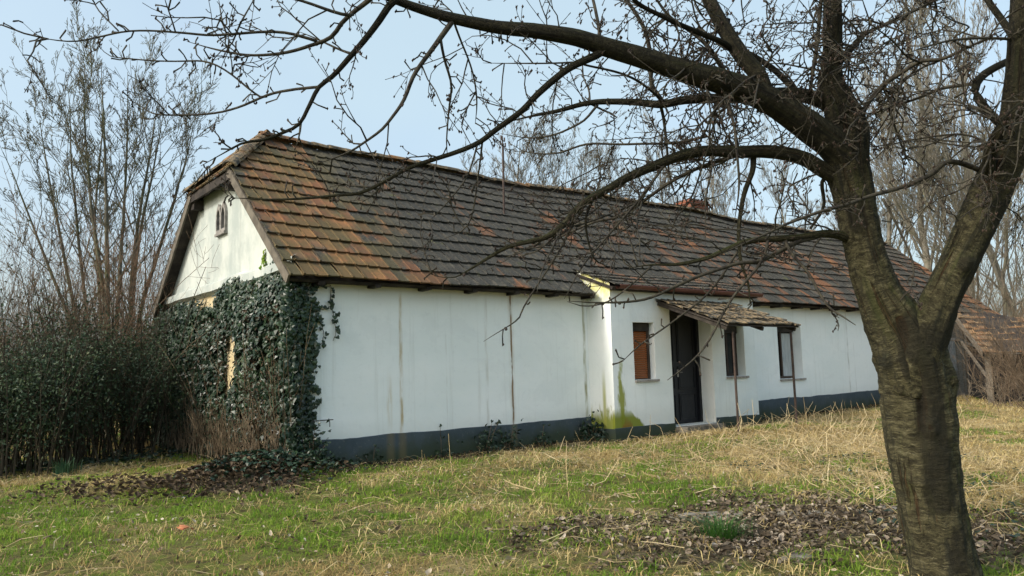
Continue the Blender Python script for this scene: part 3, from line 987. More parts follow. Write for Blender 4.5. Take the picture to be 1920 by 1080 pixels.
hd.box((xm + .02, yy + .012, 1.16), (xm + .06, yy + .028, 1.32)).tube([(xm + .04, yy + .012, 1.26), (xm + .04, yy - .03, 1.26), (xm + .13, yy - .035, 1.255)], .009, 6)
hd.obj('handle', M['sill'], door)
stp = MB()
stp.box((dx0 + .02, PV - .30, .0), (dx1 - .1, PV + dr + .03, .155), .008)
stp.obj('doorstep', M['stone'], house)
# wall hook at the near corner
hk = MB()
hk.tube([(-.06, -.005, .74), (-.02, -.06, .74), (.3, -.065, .745), (.42, -.07, .745)], .008, 6).tube([(.36, -.068, .745), (.365, -.07, .69), (.36, -.08, .64)], .006, 5)
hk.obj('wall_hook', M['darkrust'], house)

# barn end: upright boards, ledged door, posts and a dark opening
barn_end = MB()
barn_end.raw([(WX0, .62, -.1), (L, .62, -.1), (L, .62, 3.05), (WX0, .62, 3.05)], [(0, 1, 2, 3)])
be = barn_end.obj('barn_front', M['black'], house, label='dark boarded barn end of the house')
xb = WX0 + .01
while xb < L - .2:
    wdt = rng.uniform(.15, .22)
    if not (24.35 < xb < 25.9):
        bd = MB().box((xb, -.01 + rng.uniform(-.008, .008), -.05), (xb + wdt - .012, .018, 2.86 + rng.uniform(-.05, .0)), .003)
        bd.obj('board', M['board'], be)
    xb += wdt
dd = MB()
dd.box((22.35, -.055, .95), (23.35, -.025, 2.05))
for q in ((22.35, .95, 23.35, 1.03), (22.35, 1.97, 23.35, 2.05)):
    dd.box((q[0], -.075, q[1]), (q[2], -.056, q[3]))
dd.bar((22.42, -.066, 1.05), (23.28, -.066, 1.95), .08, .018, (0, 1, 0))
dd.obj('hatch', M['greyframe'], be)
for xx in (24.2, 25.95):
    MB().box((xx, -.06, -.1), (xx + .16, .1, 2.86), .008).obj('post', M['board'], be)
MB().bar((22.0, -.02, 2.25), (26.4, -.04, 1.55), .06, .10).obj('brace', M['board'], be)

# ------------------------------------------------------------------ roof
roof = MB()
def slab(pts, th=.05):
    pts = np.asarray(pts, float)
    n = np.cross(pts[1] - pts[0], pts[2] - pts[0])
    n /= np.linalg.norm(n)
    if n[2] < 0:
        n = -n
    return pts - n * .09, -n * th
LV = L + .35
BV, BE = 2 * RV - EV, EZ
def deck(pts):
    a, off = slab(pts)
    roof.prism(a, off)
deck([(VX, EV + .03, EZ), (PX0, EV + .03, EZ), (PX0, .25, EZ + SL * (.25 - EV)), (LV, .25, EZ + SL * (.25 - EV)), (LV, RV, RZ), (HX, RV, RZ), (VX, HV, HZ)])
deck([(PX1, EV + .03, EZ), (LV, EV + .03, EZ), (LV, .25, EZ + SL * (.25 - EV)), (PX1, .25, EZ + SL * (.25 - EV))])
deck([(VX, BV, BE), (VX, 2 * RV - HV, HZ), (HX, RV, RZ), (LV, RV, RZ), (LV, BV, BE)])
deck([(VX, HV, HZ), (HX, RV, RZ), (VX, 2 * RV - HV, HZ)])
FV0, FZ0, FV1, FZ1 = .29, EZ + SL * (.29 - EV), -.82, 3.035
deck([(PX0 - .05, FV1, FZ1), (PX1 + .05, FV1, FZ1), (PX1 + .05, FV0, FZ0), (PX0 - .05, FV0, FZ0)])
roof_o = roof.obj('roof', M['darkwood'], house)

# one clay tile: interlocking, with a raised rib and a thick lower edge
def tile_template(wd=.197, ln=.45, th=.022, kind=0):
    r = np.random.default_rng(50 + kind)
    xs_ = np.array([-.5, -.40, -.30, .42, .5]) * wd
    up = np.array([.012, .014, .0, .0, .010])
    sg = [0, .45, 1.0]
    v = []
    for i, t in enumerate(sg):
        for j, x in enumerate(xs_):
            v.append((x + r.normal(0, .001), t * ln + (r.normal(0, .004) if i == 0 else 0), th + up[j] + (.004 if i == 1 else 0)))
    for j, x in enumerate(xs_):
        v.append((x, v[j][1] + .004, 0.0))
    f = []
    for i in range(2):
        for j in range(4):
            a = i * 5 + j
            f.append((a, a + 1, a + 6, a + 5))
    for j in range(4):
        f.append((15 + j, 16 + j, j + 1, j))
    f.append((0, 5, 15, 15)[:3])
    f.append((4, 19, 9))
    return np.array(v), f
TILES = [tile_template(kind=k) for k in range(4)]
TILE_ME = []
for tv, tf in TILES:
    me = mesh_from('roof_tile', tv, [np.array([q for q in tf if len(q) == 4]), np.array([q for q in tf if len(q) == 3])])
    me.materials.append(M['tile'])
    TILE_ME.append(me)

def place_frames(o, e1, e2, spots, lift, tilt):
    """spots (N,3): along, up-slope, sag -> 4x4 matrices in house space"""
    e1, e2 = unit(np.asarray(e1, float)), unit(np.asarray(e2, float))
    nn = np.cross(e1, e2)
    out = []
    for a, d, sg_ in spots:
        p = o + e1 * a + e2 * d + np.array([0, 0, sg_]) + nn * lift
        tl = tilt + rng.normal(0, .012)
        yw = rng.normal(0, .014)
        x = e1 * math.cos(yw) + e2 * math.sin(yw)
        y = -e1 * math.sin(yw) + e2 * math.cos(yw)
        y2 = y * math.cos(tl) - nn * math.sin(tl)      # lower end kicked up over the row below
        z2 = np.cross(x, y2)
        rl = rng.normal(0, .012)
        x2 = x * math.cos(rl) + z2 * math.sin(rl)
        z3 = np.cross(x2, y2)
        m = np.eye(4)
        m[:3, 0], m[:3, 1], m[:3, 2], m[:3, 3] = x2, y2, z3, p + nn * (rng.uniform(0, .007))
        out.append(m)
    return out

def tile_set(frames, name, mat_key, parent, keep=300, origin=None, tmpl=TILES, mes=TILE_ME, stuff_name='tile_field'):
    """the nearest `keep` tiles become parts, the rest one joined part"""
    fr = np.array(frames)
    root = parent
    c, s = math.cos(HANG), math.sin(HANG)
    if origin is None:
        origin = EYE
    wp = fr[:, :3, 3]
    dist = np.linalg.norm(wp - origin, axis=1)
    order = np.argsort(dist)
    ks = rng.integers(0, len(tmpl), len(fr))
    for i in order[:keep]:
        o = bpy.data.objects.new(name, mes[ks[i]])
        COL.objects.link(o)
        o.parent = parent
        o.matrix_local = Matrix(fr[i].tolist())
    rest = order[keep:]
    if len(rest):
        vf4, vf3, vv, n = [], [], [], 0
        for k in range(len(tmpl)):
            idx = rest[ks[rest] == k]
            if not len(idx):
                continue
            tv, tf = tmpl[k]
            P = np.einsum('nij,vj->nvi', fr[idx][:, :3, :3], tv) + fr[idx][:, None, :3, 3]
            b4 = np.array([q for q in tf if len(q) == 4])
            b3 = np.array([q for q in tf if len(q) == 3])
            offs = n + (np.arange(len(idx)) * len(tv))[:, None, None]
            vf4.append((b4[None] + offs).reshape(-1, 4))
            vf3.append((b3[None] + offs).reshape(-1, 3))
            vv.append(P.reshape(-1, 3))
            n += P.shape[0] * P.shape[1]
        me = mesh_from(stuff_name, np.concatenate(vv), [np.concatenate(vf4), np.concatenate(vf3)])
        add(stuff_name, me, M[mat_key], parent, kind='stuff')

EYE_H = np.array([(EYE - KORN) @ U, (EYE - KORN) @ V, EYE[2]])   # the camera seen from the house's axes
frames = []
cs = math.cos(math.atan(SL))
slope_len = (RV - EV) / cs
ROWS, EXPO, TW = 13, None, .2
EXPO = slope_len / ROWS
e2f = np.array([0, cs, math.sin(math.atan(SL))])
for r in range(ROWS):
    d = r * EXPO - .05
    v_here = EV + d * cs
    spots = []
    x = VX + .10 + (r % 2) * 0.0
    off = rng.uniform(-.012, .012)
    while x < LV - .08:
        t = r / ROWS
        inbay = PX0 - .1 < x < PX1 + .1 and v_here < FV0 - .12
        zt = EZ + SL * (v_here + EXPO * cs * .6 - EV)
        hip_ok = zt < HZ or x > VX + (zt - HZ) / (RZ - HZ) * (HX - VX) + .02
        if not inbay and hip_ok and not (rng.random() < .001):
            spots.append((x + off + rng.normal(0, .004), d + rng.normal(0, .009) + .012 * math.sin(x * 2.1 + r), float(sag(x, t))))
        x += TW
    frames += place_frames(np.array([0, EV, EZ]), (1, 0, 0), e2f, spots, -.004, .10)
# the flatter skirt over the projecting bay
fl = math.hypot(FV0 - FV1, FZ0 - FZ1)
e2b = np.array([0, (FV0 - FV1) / fl, (FZ0 - FZ1) / fl])
for r in range(4):
    d = r * fl / 4 - .04
    spots = [(x + rng.normal(0, .004), d + rng.normal(0, .012), float(sag(x, .1)) * .6) for x in np.arange(PX0 + .02, PX1 + .06, TW)]
    frames += place_frames(np.array([0, FV1, FZ1]), (1, 0, 0), e2b, spots, .0, .11)
# half hip
hl = math.hypot(HX - VX, RZ - HZ)
e2h = np.array([(HX - VX) / hl, 0, (RZ - HZ) / hl])
for r in range(4):
    d = r * hl / 4 - .03
    t = r / 4
    spots = [(y, d + rng.normal(0, .006), 0) for y in np.arange(-(2 * RV - HV) + .08 + t * (RV - HV), -HV - .06 - t * (RV - HV), TW)]
    frames += place_frames(np.array([VX, 0, HZ]), (0, -1, 0), e2h, spots, -.004, .10)
tile_set(frames, 'roof_tile', 'tile', roof_o, 300, EYE_H)
# rear slope
frb = []
e2r = np.array([0, -cs, math.sin(math.atan(SL))])
for r in range(ROWS):
    spots = [(-x, r * EXPO - .05, float(sag(x, r / ROWS))) for x in np.arange(VX + .1, LV, TW) if EZ + SL * (r + .6) * EXPO * cs < HZ or x > HX]
    frb += place_frames(np.array([0, BV, BE]), (-1, 0, 0), e2r, spots, -.004, .10)
tile_set(frb, 'roof_tile', 'tile', roof_o, 0, EYE_H)

# half round ridge and hip tiles
def ridge_template():
    v, f = [], []
    for i, (y, rr) in enumerate(((0, .128), (.03, .135), (.42, .112))):
        for j in range(7):
            a = math.pi * (j / 6) * .92 + math.pi * .04
            v.append((math.cos(a) * rr, y, math.sin(a) * rr * .85 - .03))
    for i in range(2):
        for j in range(6):
            q = i * 7 + j
            f.append((q, q + 7, q + 8, q + 1))
    for j in range(7):
        a = math.pi * (j / 6) * .92 + math.pi * .04
        v.append((math.cos(a) * .108, .0, math.sin(a) * .092 - .03))
    for j in range(6):
        f.append((j, j + 1, 22 + j, 21 + j))
    return np.array(v), f
rt_v, rt_f = ridge_template()
RT_ME = mesh_from('ridge_tile', rt_v, np.array(rt_f))
RT_ME.materials.append(M['ridge'])
def run_ridge(p, q, step=.36, flip=False, sagf=None):
    p, q = np.asarray(p, float), np.asarray(q, float)
    ln = np.linalg.norm(q - p)
    d = (q - p) / ln
    n = int(ln / step)
    for i in range(n + 1):
        c = p + d * (i * step)
        if sagf is not None:
            c = c + np.array([0, 0, float(sagf(c[0], 1.0))])
        dd = unit(d + rng.normal(0, .02, 3))
        tl = np.array([0, 0, 1.0])
        x = unit(np.cross(dd, tl))
        z = np.cross(x, dd)
        m = np.eye(4)
        m[:3, 0], m[:3, 1], m[:3, 2], m[:3, 3] = x, dd, z, c + z * rng.uniform(.0, .016) + np.array([0, 0, .02])
        o = bpy.data.objects.new('ridge_tile', RT_ME)
        COL.objects.link(o)
        o.parent = roof_o
        o.matrix_local = Matrix(m.tolist())
run_ridge((HX - .05, RV, RZ + .01), (LV - .1, RV, RZ + .01), sagf=sag)
run_ridge((VX - .03, HV - .03, HZ), (HX, RV, RZ), .34)
run_ridge((VX - .03, 2 * RV - HV + .03, HZ), (HX, RV, RZ), .34)

# verge boards, hip fascia, soffits
def verge(y0, z0, y1, z1, x, name='verge_board'):
    bb = MB()
    n = np.array([0, -(z1 - z0), (y1 - y0)])
    n = n / np.linalg.norm(n)
    if n[2] < 0:
        n = -n
    a, b2 = np.array([x, y0, z0]), np.array([x, y1, z1])
    bb.prism([a - n * .17, b2 - n * .17, b2 - n * .015, a - n * .015], (-.035, 0, 0))
    return bb.obj(name, M['board_verge'], roof_o)
verge(EV + .0, EZ - .01, HV + .06, HZ + .03, VX + .03)
verge(BV, BE - .01, 2 * RV - HV - .06, HZ + .03, VX + .03)
verge(EV, EZ, RV, RZ, LV)
fb = MB()
fb.box((VX + .01, HV - .0, HZ - .18), (VX + .05, 2 * RV - HV + .0, HZ + .0))
fb.obj('hip_fascia', M['darkwood'], roof_o)
sf = MB()
sf.raw([(VX + .036, HV, HZ - .10), (GX - .03, HV - .02, HZ - .06), (GX - .03, 2 * RV - HV + .02, HZ - .06), (VX + .036, 2 * RV - HV, HZ - .10)], [(0, 1, 2, 3)])
sf.obj('soffit', M['darkwood'], roof_o)
for yb in (HV + .35, 2 * RV - HV - .1):
    MB().box((VX + .05, yb - .09, HZ - .32), (GX - .02, yb + .09, HZ - .12), .006).obj('purlin_end', M['darkwood'], roof_o)
# eave: soffit boards on rafter ends
sf = MB()
for a, b2 in ((VX + .03, PX0 - .03), (PX1 + .03, LV - .03)):
    sf.box((a, EV + .16, EZ - .09), (b2, .02, EZ - .07))
for xr in np.arange(VX + .5, LV - .3, .95):
    if not PX0 - .1 < xr < PX1 + .1:
        MB().box((xr, EV + .06, EZ - .14), (xr + .10, .0, EZ - .092), .004).obj('rafter_end', M['darkwood'], roof_o)
sf.obj('soffit', M['darkwood'], roof_o)
sf = MB()
sf.box((PX0 + .005, FV1 + .03, 2.90), (PX1 - .005, PV - .002, 2.95))
sf.obj('soffit', M['darkwood'], roof_o)
# half round gutter along the bay
gt = MB()
for i in range(8):
    a0, a1 = math.pi + math.pi * i / 8, math.pi + math.pi * (i + 1) / 8
    q = [(math.cos(t) * .07 + FV1 - .04, math.sin(t) * .07 + 2.985) for t in (a0, a1)]
    gt.raw([(PX0 + .02, *q[0]), (PX1 + .05, *q[0]), (PX1 + .05, *q[1]), (PX0 + .02, *q[1])], [(0, 1, 2, 3)])
gt.tube([(PX0 + .02, FV1 - .11, 2.985), (PX1 + .05, FV1 - .11, 2.985)], .011, 6)
gt.obj('gutter', M['gutter'], roof_o)

# antenna mast of rusty pipe and the chimney
mz = EZ + SL * (2.04 - EV)
ms = MB()
ms.tube([(5.52, 2.04, mz - .2), (5.53, 2.04, mz + .8), (5.54, 2.04, mz + 1.55)], .025, 8)
ms.tube([(5.54, 2.04, mz + 1.2), (5.53, 2.04, mz + 1.72)], .016, 6)
for zz, w_ in ((1.5, .10), (1.62, .08)):
    ms.tube([(5.54 - w_, 2.0, mz + zz), (5.54 + w_, 2.08, mz + zz)], .011, 5)
    for sx in (-1, 1):
        ms.tube([(5.54 + sx * w_, 2.04 + sx * .04, mz + zz), (5.54 + sx * w_, 2.04 + sx * .04, mz + zz + .09)], .018, 6)
ms.obj('antenna_mast', M['darkrust'], house)
ch = MB()
cx0, cx1, cy0, cy1 = 14.15, 15.05, 3.62, 4.12
ch.box((cx0, cy0, 5.6), (cx1, cy1, 6.38), .006).box((cx0 - .04, cy0 - .04, 6.383), (cx1 + .04, cy1 + .04, 6.46), .006).box((cx0, cy0, 6.463), (cx1, cy1, 6.53), .006)
ch.obj('chimney', M['brick'], house)

# canopy over the door with its own old tiles
CX0, CX1 = 7.28, 9.76
ca = MB()
A = np.array([0, PV - .005, 2.80])
B = np.array([0, -2.36, 2.20])
def cz(v):
    return A[2] + (B[2] - A[2]) * (v - A[1]) / (B[1] - A[1])
ca.prism([(CX0 + .02, A[1], A[2] - .05), (CX1 - .02, A[1], A[2] - .05), (CX1 - .02, B[1], B[2] - .05), (CX0 + .02, B[1], B[2] - .05)], (0, 0, -.03))
cano = ca.obj('canopy', M['darkwood'], house, label='small tiled canopy on two iron posts over the door')
for xx in (CX0 + .08, (CX0 + CX1) / 2, CX1 - .08):
    MB().bar((xx, A[1], A[2] - .12), (xx, B[1] + .05, B[2] - .12), .06, .07).obj('rafter', M['darkwood'], cano)
for xx, rr in ((7.58, .023), (9.58, .025)):
    MB().tube([(xx, -2.27, -.1), (xx + .005, -2.265, 1.1), (xx - .004, -2.27, 2.02)], rr, 8).obj('post', M['darkrust'], cano)
C_ME = []
for me in TILE_ME:
    m2 = me.copy()
    m2.materials.clear()
    m2.materials.append(M['tile_canopy'])
    m2.name = 'canopy_tile'
    C_ME.append(m2)
cl = np.linalg.norm(A - B)
fr = []
for r in range(5):
    spots = [(x + rng.normal(0, .012), r * cl / 5 - .05 + rng.normal(0, .018), rng.normal(0, .006)) for x in np.arange(CX0 + .08, CX1, .19)]
    fr += place_frames(np.array([0, B[1], B[2]]), (1, 0, 0), unit(A - B), spots, -.02, .07)
tile_set(fr, 'canopy_tile', 'tile_canopy', cano, 300, EYE_H, mes=C_ME)

# ------------------------------------------------------------------ low shed before the barn end
E0 = at(1842, 657, 22.0)
edir = unit(np.array([.95, -.30, 0]))
bdir = np.array([-edir[1], edir[0], 0])
shed = thing('shed', 'low shed with orange tiled lean-to roof half hidden by twigs at the right edge', 'shed', (E0[0], E0[1], 0), math.atan2(edir[1], edir[0]))
SH = E0[2]
sd = MB()
sr, sh, sl_, st_ = 2.9, 1.28, 4.2, 1.0
sd.prism([(-.0, 0, SH - .05), (sl_, 0, SH - .05), (st_, sr, SH + sh - .05), (-.0, sr, SH + sh - .05)], (0, 0, -.05))
sro = sd.obj('roof', M['darkwood'], shed)
S_ME = []
for me in TILE_ME:
    m2 = me.copy()
    m2.materials.clear()
    m2.materials.append(M['tile_shed'])
    m2.name = 'roof_tile'
    S_ME.append(m2)
sll = math.hypot(sr, sh)
fr = []
for r in range(7):
    spots = [(x, r * sll / 7 - .04 + rng.normal(0, .022), -.10 * math.sin(x * 1.1 + .4) + rng.normal(0, .008)) for x in np.arange(.08, sl_ - (sl_ - st_) * (r + .5) / 7, .2) if rng.random() > .03]
    fr += place_frames(np.array([0, 0, SH]), (1, 0, 0), (0, sr / sll, sh / sll), spots, .02, .11)
for m_ in fr:
    m_[:3, 1] *= 1.18
tile_set(fr, 'roof_tile', 'tile_shed', sro, 300, np.array([-5, -20, 1.5]), mes=S_ME)
MB().bar((-.03, -.05, SH - .08), (-.03, sr, SH + sh - .08), .04, .16).obj('verge_board', M['board'], shed)
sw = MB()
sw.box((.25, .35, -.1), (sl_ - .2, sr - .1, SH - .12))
sw.obj('wall', M['black'], shed)  # near-black box painted as the dark opening beneath the roof
for xx in (.1, 1.9, 3.7):
    MB().box((xx, .15, -.1), (xx + .13, .28, SH - .07), .006).obj('post', M['board'], shed)
MB().bar((.1, .2, SH - .75), (.1, sr - .2, SH + .3), .05, .08).obj('brace', M['board'], shed)
# ------------------------------------------------------------------ bare trees
def sprout(P, Rr, k, tr, ang, ln, K=4, up=.3, wob=.12, rr=.55, rmin=.004, taper=.25, lnj=.3):
    """k children on each parent polyline; everything vectorised"""
    N, Kp, _ = P.shape
    t = rng.uniform(tr[0], tr[1], (N, k)) * (Kp - 1)
    i = np.clip(np.floor(t).astype(int), 0, Kp - 2)
    f = (t - i)[..., None]
    n = np.arange(N)[:, None]
    base = P[n, i] * (1 - f) + P[n, i + 1] * f
    rad = Rr[n, i] * (1 - f[..., 0]) + Rr[n, i + 1] * f[..., 0]
    tan = unit(P[n, i + 1] - P[n, i])
    rnd = rng.normal(size=(N, k, 3))
    perp = unit(rnd - tan * (rnd * tan).sum(-1, keepdims=True))
    a = np.abs(rng.normal(ang, ang * .25, (N, k)))[..., None]
    d = unit(tan * np.cos(a) + perp * np.sin(a))
    plen = np.linalg.norm(np.diff(P, axis=1), axis=2).sum(1)[:, None]
    L_ = (plen * ln * (1 - .45 * t / (Kp - 1)) * rng.uniform(1 - lnj, 1 + lnj, (N, k)))
    base, d, rad, L_ = base.reshape(-1, 3), d.reshape(-1, 3), rad.reshape(-1), L_.reshape(-1)
    C = [base]
    dd = d
    for s in range(K - 1):
        dd = unit(dd + rng.normal(0, wob, dd.shape) + np.array([0, 0, up / K]))
        C.append(C[-1] + dd * (L_ / (K - 1))[:, None])
    C = np.stack(C, 1)
    r0 = np.maximum(rad * rr, rmin)
    R2 = np.maximum(r0[:, None] * np.linspace(1, taper, K)[None], rmin)
    return C, R2

def stem(p0, p1, r0, r1, K=9, wob=.03):
    p0, p1 = np.asarray(p0, float), np.asarray(p1, float)
    t = np.linspace(0, 1, K)[:, None]
    P = p0 * (1 - t) + p1 * t
    w_ = np.cumsum(rng.normal(0, wob, (K, 3)), 0) * np.linalg.norm(p1 - p0) * .25
    P = P + w_ * np.sin(t * math.pi * .5)
    P[0] = p0
    return P[None], np.linspace(r0, r1, K)[None]

def cat_tubes(sets, sides):
    return merge(*[tubes(P, Rr, s)[:2] for (P, Rr), s in zip(sets, sides)])

def bare_tree_meshes(height, r0, spread, levels, nstems=1, rmin=.006, bud=0.0, up=.5, first=.25):
    """-> trunk mesh data, branch mesh data, tips"""
    stems = []
    for s in range(nstems):
        a = rng.uniform(0, 6.28)
        lean = 0.03 if nstems == 1 else rng.uniform(.10, .30)
        h = height * (1 if s == 0 else rng.uniform(.75, .98))
        b0 = np.array([math.cos(a), math.sin(a), 0]) * (0 if s == 0 else .18)
        stems.append(stem(b0 - np.array([0, 0, .2]), b0 + np.array([math.cos(a) * lean * h, math.sin(a) * lean * h, h]), r0 * (1 if s == 0 else rng.uniform(.6, .85)), rmin * 1.2, 12))
    P = np.concatenate([s[0] for s in stems])
    Rr = np.concatenate([s[1] for s in stems])
    sets, sides = [], []
    cur = (P, Rr)
    for li_, (k, ang, ln, K) in enumerate(levels):
        nxt = sprout(*cur, k, (first if li_ == 0 else .12, .97), ang, ln, K, up=up, rmin=rmin, rr=.5 if li_ else .42)
        sets.append(nxt)
        sides.append(5 if li_ == 0 else 3)
        cur = nxt
    tips = np.concatenate([s[0][:, 1:].reshape(-1, 3) for s in sets[-2:]])
    return tubes(P, Rr, 9)[:2], cat_tubes(sets, sides), tips

def build_tree(name, label, loc, data, mat, group=None, cat='tree', buds=None, budmat=None, rot=0.0, sc=1.0):
    t = thing(name, label, cat, loc, rot, group)
    t.scale = (sc, sc, sc)
    (tv, tf), (bv, bf), tips = data
    add('trunk', mesh_from('trunk', tv, tf, smooth=True), mat, t)
    add('crown', mesh_from('crown', bv, bf, smooth=True), mat, t, kind='stuff')
    if buds:
        n = min(buds, len(tips))
        p = tips[rng.choice(len(tips), n, replace=False)]
        v, f = leaves(p + rng.normal(0, .02, p.shape), rng.normal(size=p.shape), rng.uniform(.022, .05, n), 'blade', axis=rng.normal(size=p.shape) + np.array([0, 0, -.3]), aspect=.55)
        add('catkins', mesh_from('catkins', v, f), budmat, t, kind='stuff')
    return t

def copy_thing(t, label, loc, rot, sc):
    c = t.copy()
    COL.objects.link(c)
    c.location = loc
    c.rotation_euler = (0, 0, rot)
    c.scale = (sc, sc, sc * rng.uniform(.94, 1.06))
    c['label'] = label
    for ch_ in t.children:
        d = ch_.copy()
        COL.objects.link(d)
        d.parent = c
    return c

def ground_pt(px, depth):
    p = at(px, 700, depth)
    return (p[0], p[1], float(gz_at(p[:2])))

# tall multi stemmed trees behind the hedge on the left
lv = [(9, .42, .50, 9), (7, .48, .44, 7), (6, .52, .42, 5), (3, .58, .45, 4)]
LG = 'tall bare trees behind the hedge'
def traced_tree(stems_px, depth, levels, rmin):
    """a tree whose stems follow the given sightings, each at its own real depth"""
    stems, K = [], 14
    base_d = depth
    for k_, (pts, w0) in enumerate(stems_px):
        dz = 0 if k_ == 0 else rng.uniform(-1.6, 1.6)
        P = np.stack([at(x, y, base_d + dz * q) for (x, y), q in zip(pts, np.linspace(0, 1, len(pts)))])
        t_ = np.linspace(0, len(pts) - 1, K)
        Q = np.stack([np.interp(t_, np.arange(len(pts)), P[:, c_]) for c_ in range(3)], -1)
        Q += np.cumsum(rng.normal(0, .02, Q.shape), 0) * np.linspace(0, 1, K)[:, None]
        stems.append((Q, np.linspace(px_w(w0, depth), rmin * 1.2, K)))
    P = np.stack([q[0] for q in stems])
    Rr = np.stack([q[1] for q in stems])
    sets, sides, cur = [], [], (P, Rr)
    for li_, (k, ang_, ln, KK) in enumerate(levels):
        cur = sprout(*cur, k, (.26 if li_ == 0 else .12, .97), ang_, ln, KK, up=.55, rmin=rmin, rr=.5 if li_ else .42)
        sets.append(cur)
        sides.append(5 if li_ == 0 else 3)
    tips = np.concatenate([q[0][:, 1:].reshape(-1, 3) for q in sets[-2:]])
    return tubes(P, Rr, 8)[:2], cat_tubes(sets, sides), tips
def px_w(w_, z):
    return w_ / 2 * z / FPX
lv = [(10, .52, .36, 8), (6, .55, .42, 6), (5, .6, .42, 5), (3, .6, .45, 4)]
T1 = [([(165, 860), (158, 700), (135, 560), (108, 420), (84, 300), (72, 215)], 11), ([(162, 800), (140, 620), (88, 480), (45, 370), (14, 290)], 9), ([(168, 840), (166, 640), (140, 430), (126, 290), (118, 165)], 9)]
T2 = [([(203, 860), (202, 640), (203, 470), (200, 300), (198, 118)], 15), ([(205, 820), (196, 560), (170, 390), (158, 260), (152, 135)], 10), ([(206, 800), (222, 560), (232, 390), (240, 260), (243, 140)], 10), ([(200, 830), (190, 600), (176, 430), (186, 250), (180, 180)], 8)]
T3 = [([(242, 860), (240, 640), (256, 480), (284, 350), (312, 205)], 13), ([(244, 820), (262, 580), (310, 430), (345, 320), (362, 230)], 10), ([(240, 800), (246, 520), (262, 380), (282, 270), (290, 190)], 9), ([(248, 830), (290, 590), (335, 480), (370, 380)], 8)]
for T_, dep, lab in ((T1, 19.5, 'slender bare tree leaning out at the left edge behind the hedge, leftmost of its row'),
                    (T2, 19.0, 'tallest bare grey tree behind the hedge with several straight stems'),
                    (T3, 20.5, 'bare tree between the tallest hedge tree and the gable, stems forking low')):
    (tv, tf), (bv, bf), tips = traced_tree(T_, dep, lv, .0052)
    b0 = at(*T_[0][0][0], dep)
    b0[2] = float(gz_at(b0[:2]))
    for q in (tv, bv, tips):
        q -= b0
    build_tree('bare_tree', lab, b0, ((tv, tf), (bv, bf), tips), M['bark_left'], LG, buds=1500, budmat=M['budleaf'])

# wood behind the house: a few different trees, copied
FG = 'bare trees behind the farmhouse'
protos = []
for i, (h, r0, lv2, ns, matk, u_) in enumerate((
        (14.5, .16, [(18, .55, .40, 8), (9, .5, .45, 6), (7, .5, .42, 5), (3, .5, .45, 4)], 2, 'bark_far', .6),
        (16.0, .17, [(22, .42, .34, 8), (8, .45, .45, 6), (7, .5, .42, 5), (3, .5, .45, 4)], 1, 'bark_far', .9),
        (12.5, .14, [(15, .6, .44, 8), (9, .55, .45, 6), (7, .55, .42, 5), (3, .5, .45, 4)], 3, 'bark_far_dark', .4))):
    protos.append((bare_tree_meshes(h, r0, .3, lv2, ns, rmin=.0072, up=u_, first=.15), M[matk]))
spots = [(880, 44, 0, .95, 'small bare tree just left of the antenna mast above the ridge'),
         (935, 41, 2, 1.12, 'spreading bare tree right behind the antenna mast'),
         (1010, 43, 0, 1.02, 'bare tree with a rounded crown above the middle of the ridge'),
         (1105, 46, 2, 1.08, 'low bare tree left of the chimney, behind the ridge'),
         (1180, 42, 0, .96, 'pale bare tree between the antenna mast and the chimney'),
         (1262, 45, 1, .90, 'upright bare tree close to the left of the brick chimney'),
         (1335, 43, 1, .86, 'upright bare tree close to the right of the brick chimney'),
         (1420, 47, 0, .92, 'bare tree seen through the branches right of the chimney'),
         (1500, 50, 1, .98, 'bare tree over the right part of the ridge, left of the cherry trunk'),
         (1635, 44, 0, 1.04, 'bare tree seen in the fork of the cherry tree'),
         (1690, 40, 1, 1.12, 'tall pale bare tree rising in the fork of the cherry tree'),
         (1760, 38, 1, 1.32, 'very tall pale poplar shaped bare tree left of the right cherry limb'),
         (1830, 36, 1, 1.20, 'tall pale bare tree behind the right cherry limb'),
         (1880, 33, 2, 1.05, 'dark bushy bare tree behind the shed at the right edge'),
         (1950, 34, 0, 1.15, 'bare tree standing outside the right edge behind the shed')]
first_of = {}
for px, dep, k, sc, lab in spots:
    loc = ground_pt(px, dep)
    if k not in first_of:
        first_of[k] = build_tree('bare_tree', lab, loc, protos[k][0], protos[k][1], FG, rot=rng.uniform(0, 6.28), sc=sc)
    else:
        copy_thing(first_of[k], lab, loc, rng.uniform(0, 6.28), sc)

# far wood that closes the horizon beyond the hedge and behind the barn
def twig_band(pts, hmin, hmax, n, rr, name, mat):
    i = rng.integers(0, len(pts), n)
    p = np.asarray(pts)[i] + rng.normal(0, [2.2, 2.2, 0], (n, 3))
    h = rng.uniform(hmin, hmax, n)
    K = 5
    d = unit(np.stack([rng.normal(0, .25, n), rng.normal(0, .25, n), np.ones(n)], -1))
    P = [p]
    for s in range(K - 1):
        d = unit(d + rng.normal(0, .16, d.shape))
        P.append(P[-1] + d * (h / (K - 1))[:, None])
    P = np.stack(P, 1)
    Rr = np.linspace(1, .3, K)[None] * rr * rng.uniform(.6, 1.3, (n, 1))
    c1 = sprout(P, Rr, 5, (.2, .95), .55, .45, 3, up=.3, rr=.6, rmin=rr * .35)
    v, f = cat_tubes([(P, Rr), c1], [3, 3])
    return add(name, mesh_from(name, v, f), mat, kind='stuff')
ang = np.linspace(-1.0, .95, 60)
tag(twig_band([(math.sin(a) * 75, math.cos(a) * 75, -.2) for a in ang], 4, 9, 1500, .05, 'far_wood', M['bark_far_dark']),
    'grey brown leafless wood far off beyond the meadow', 'wood')

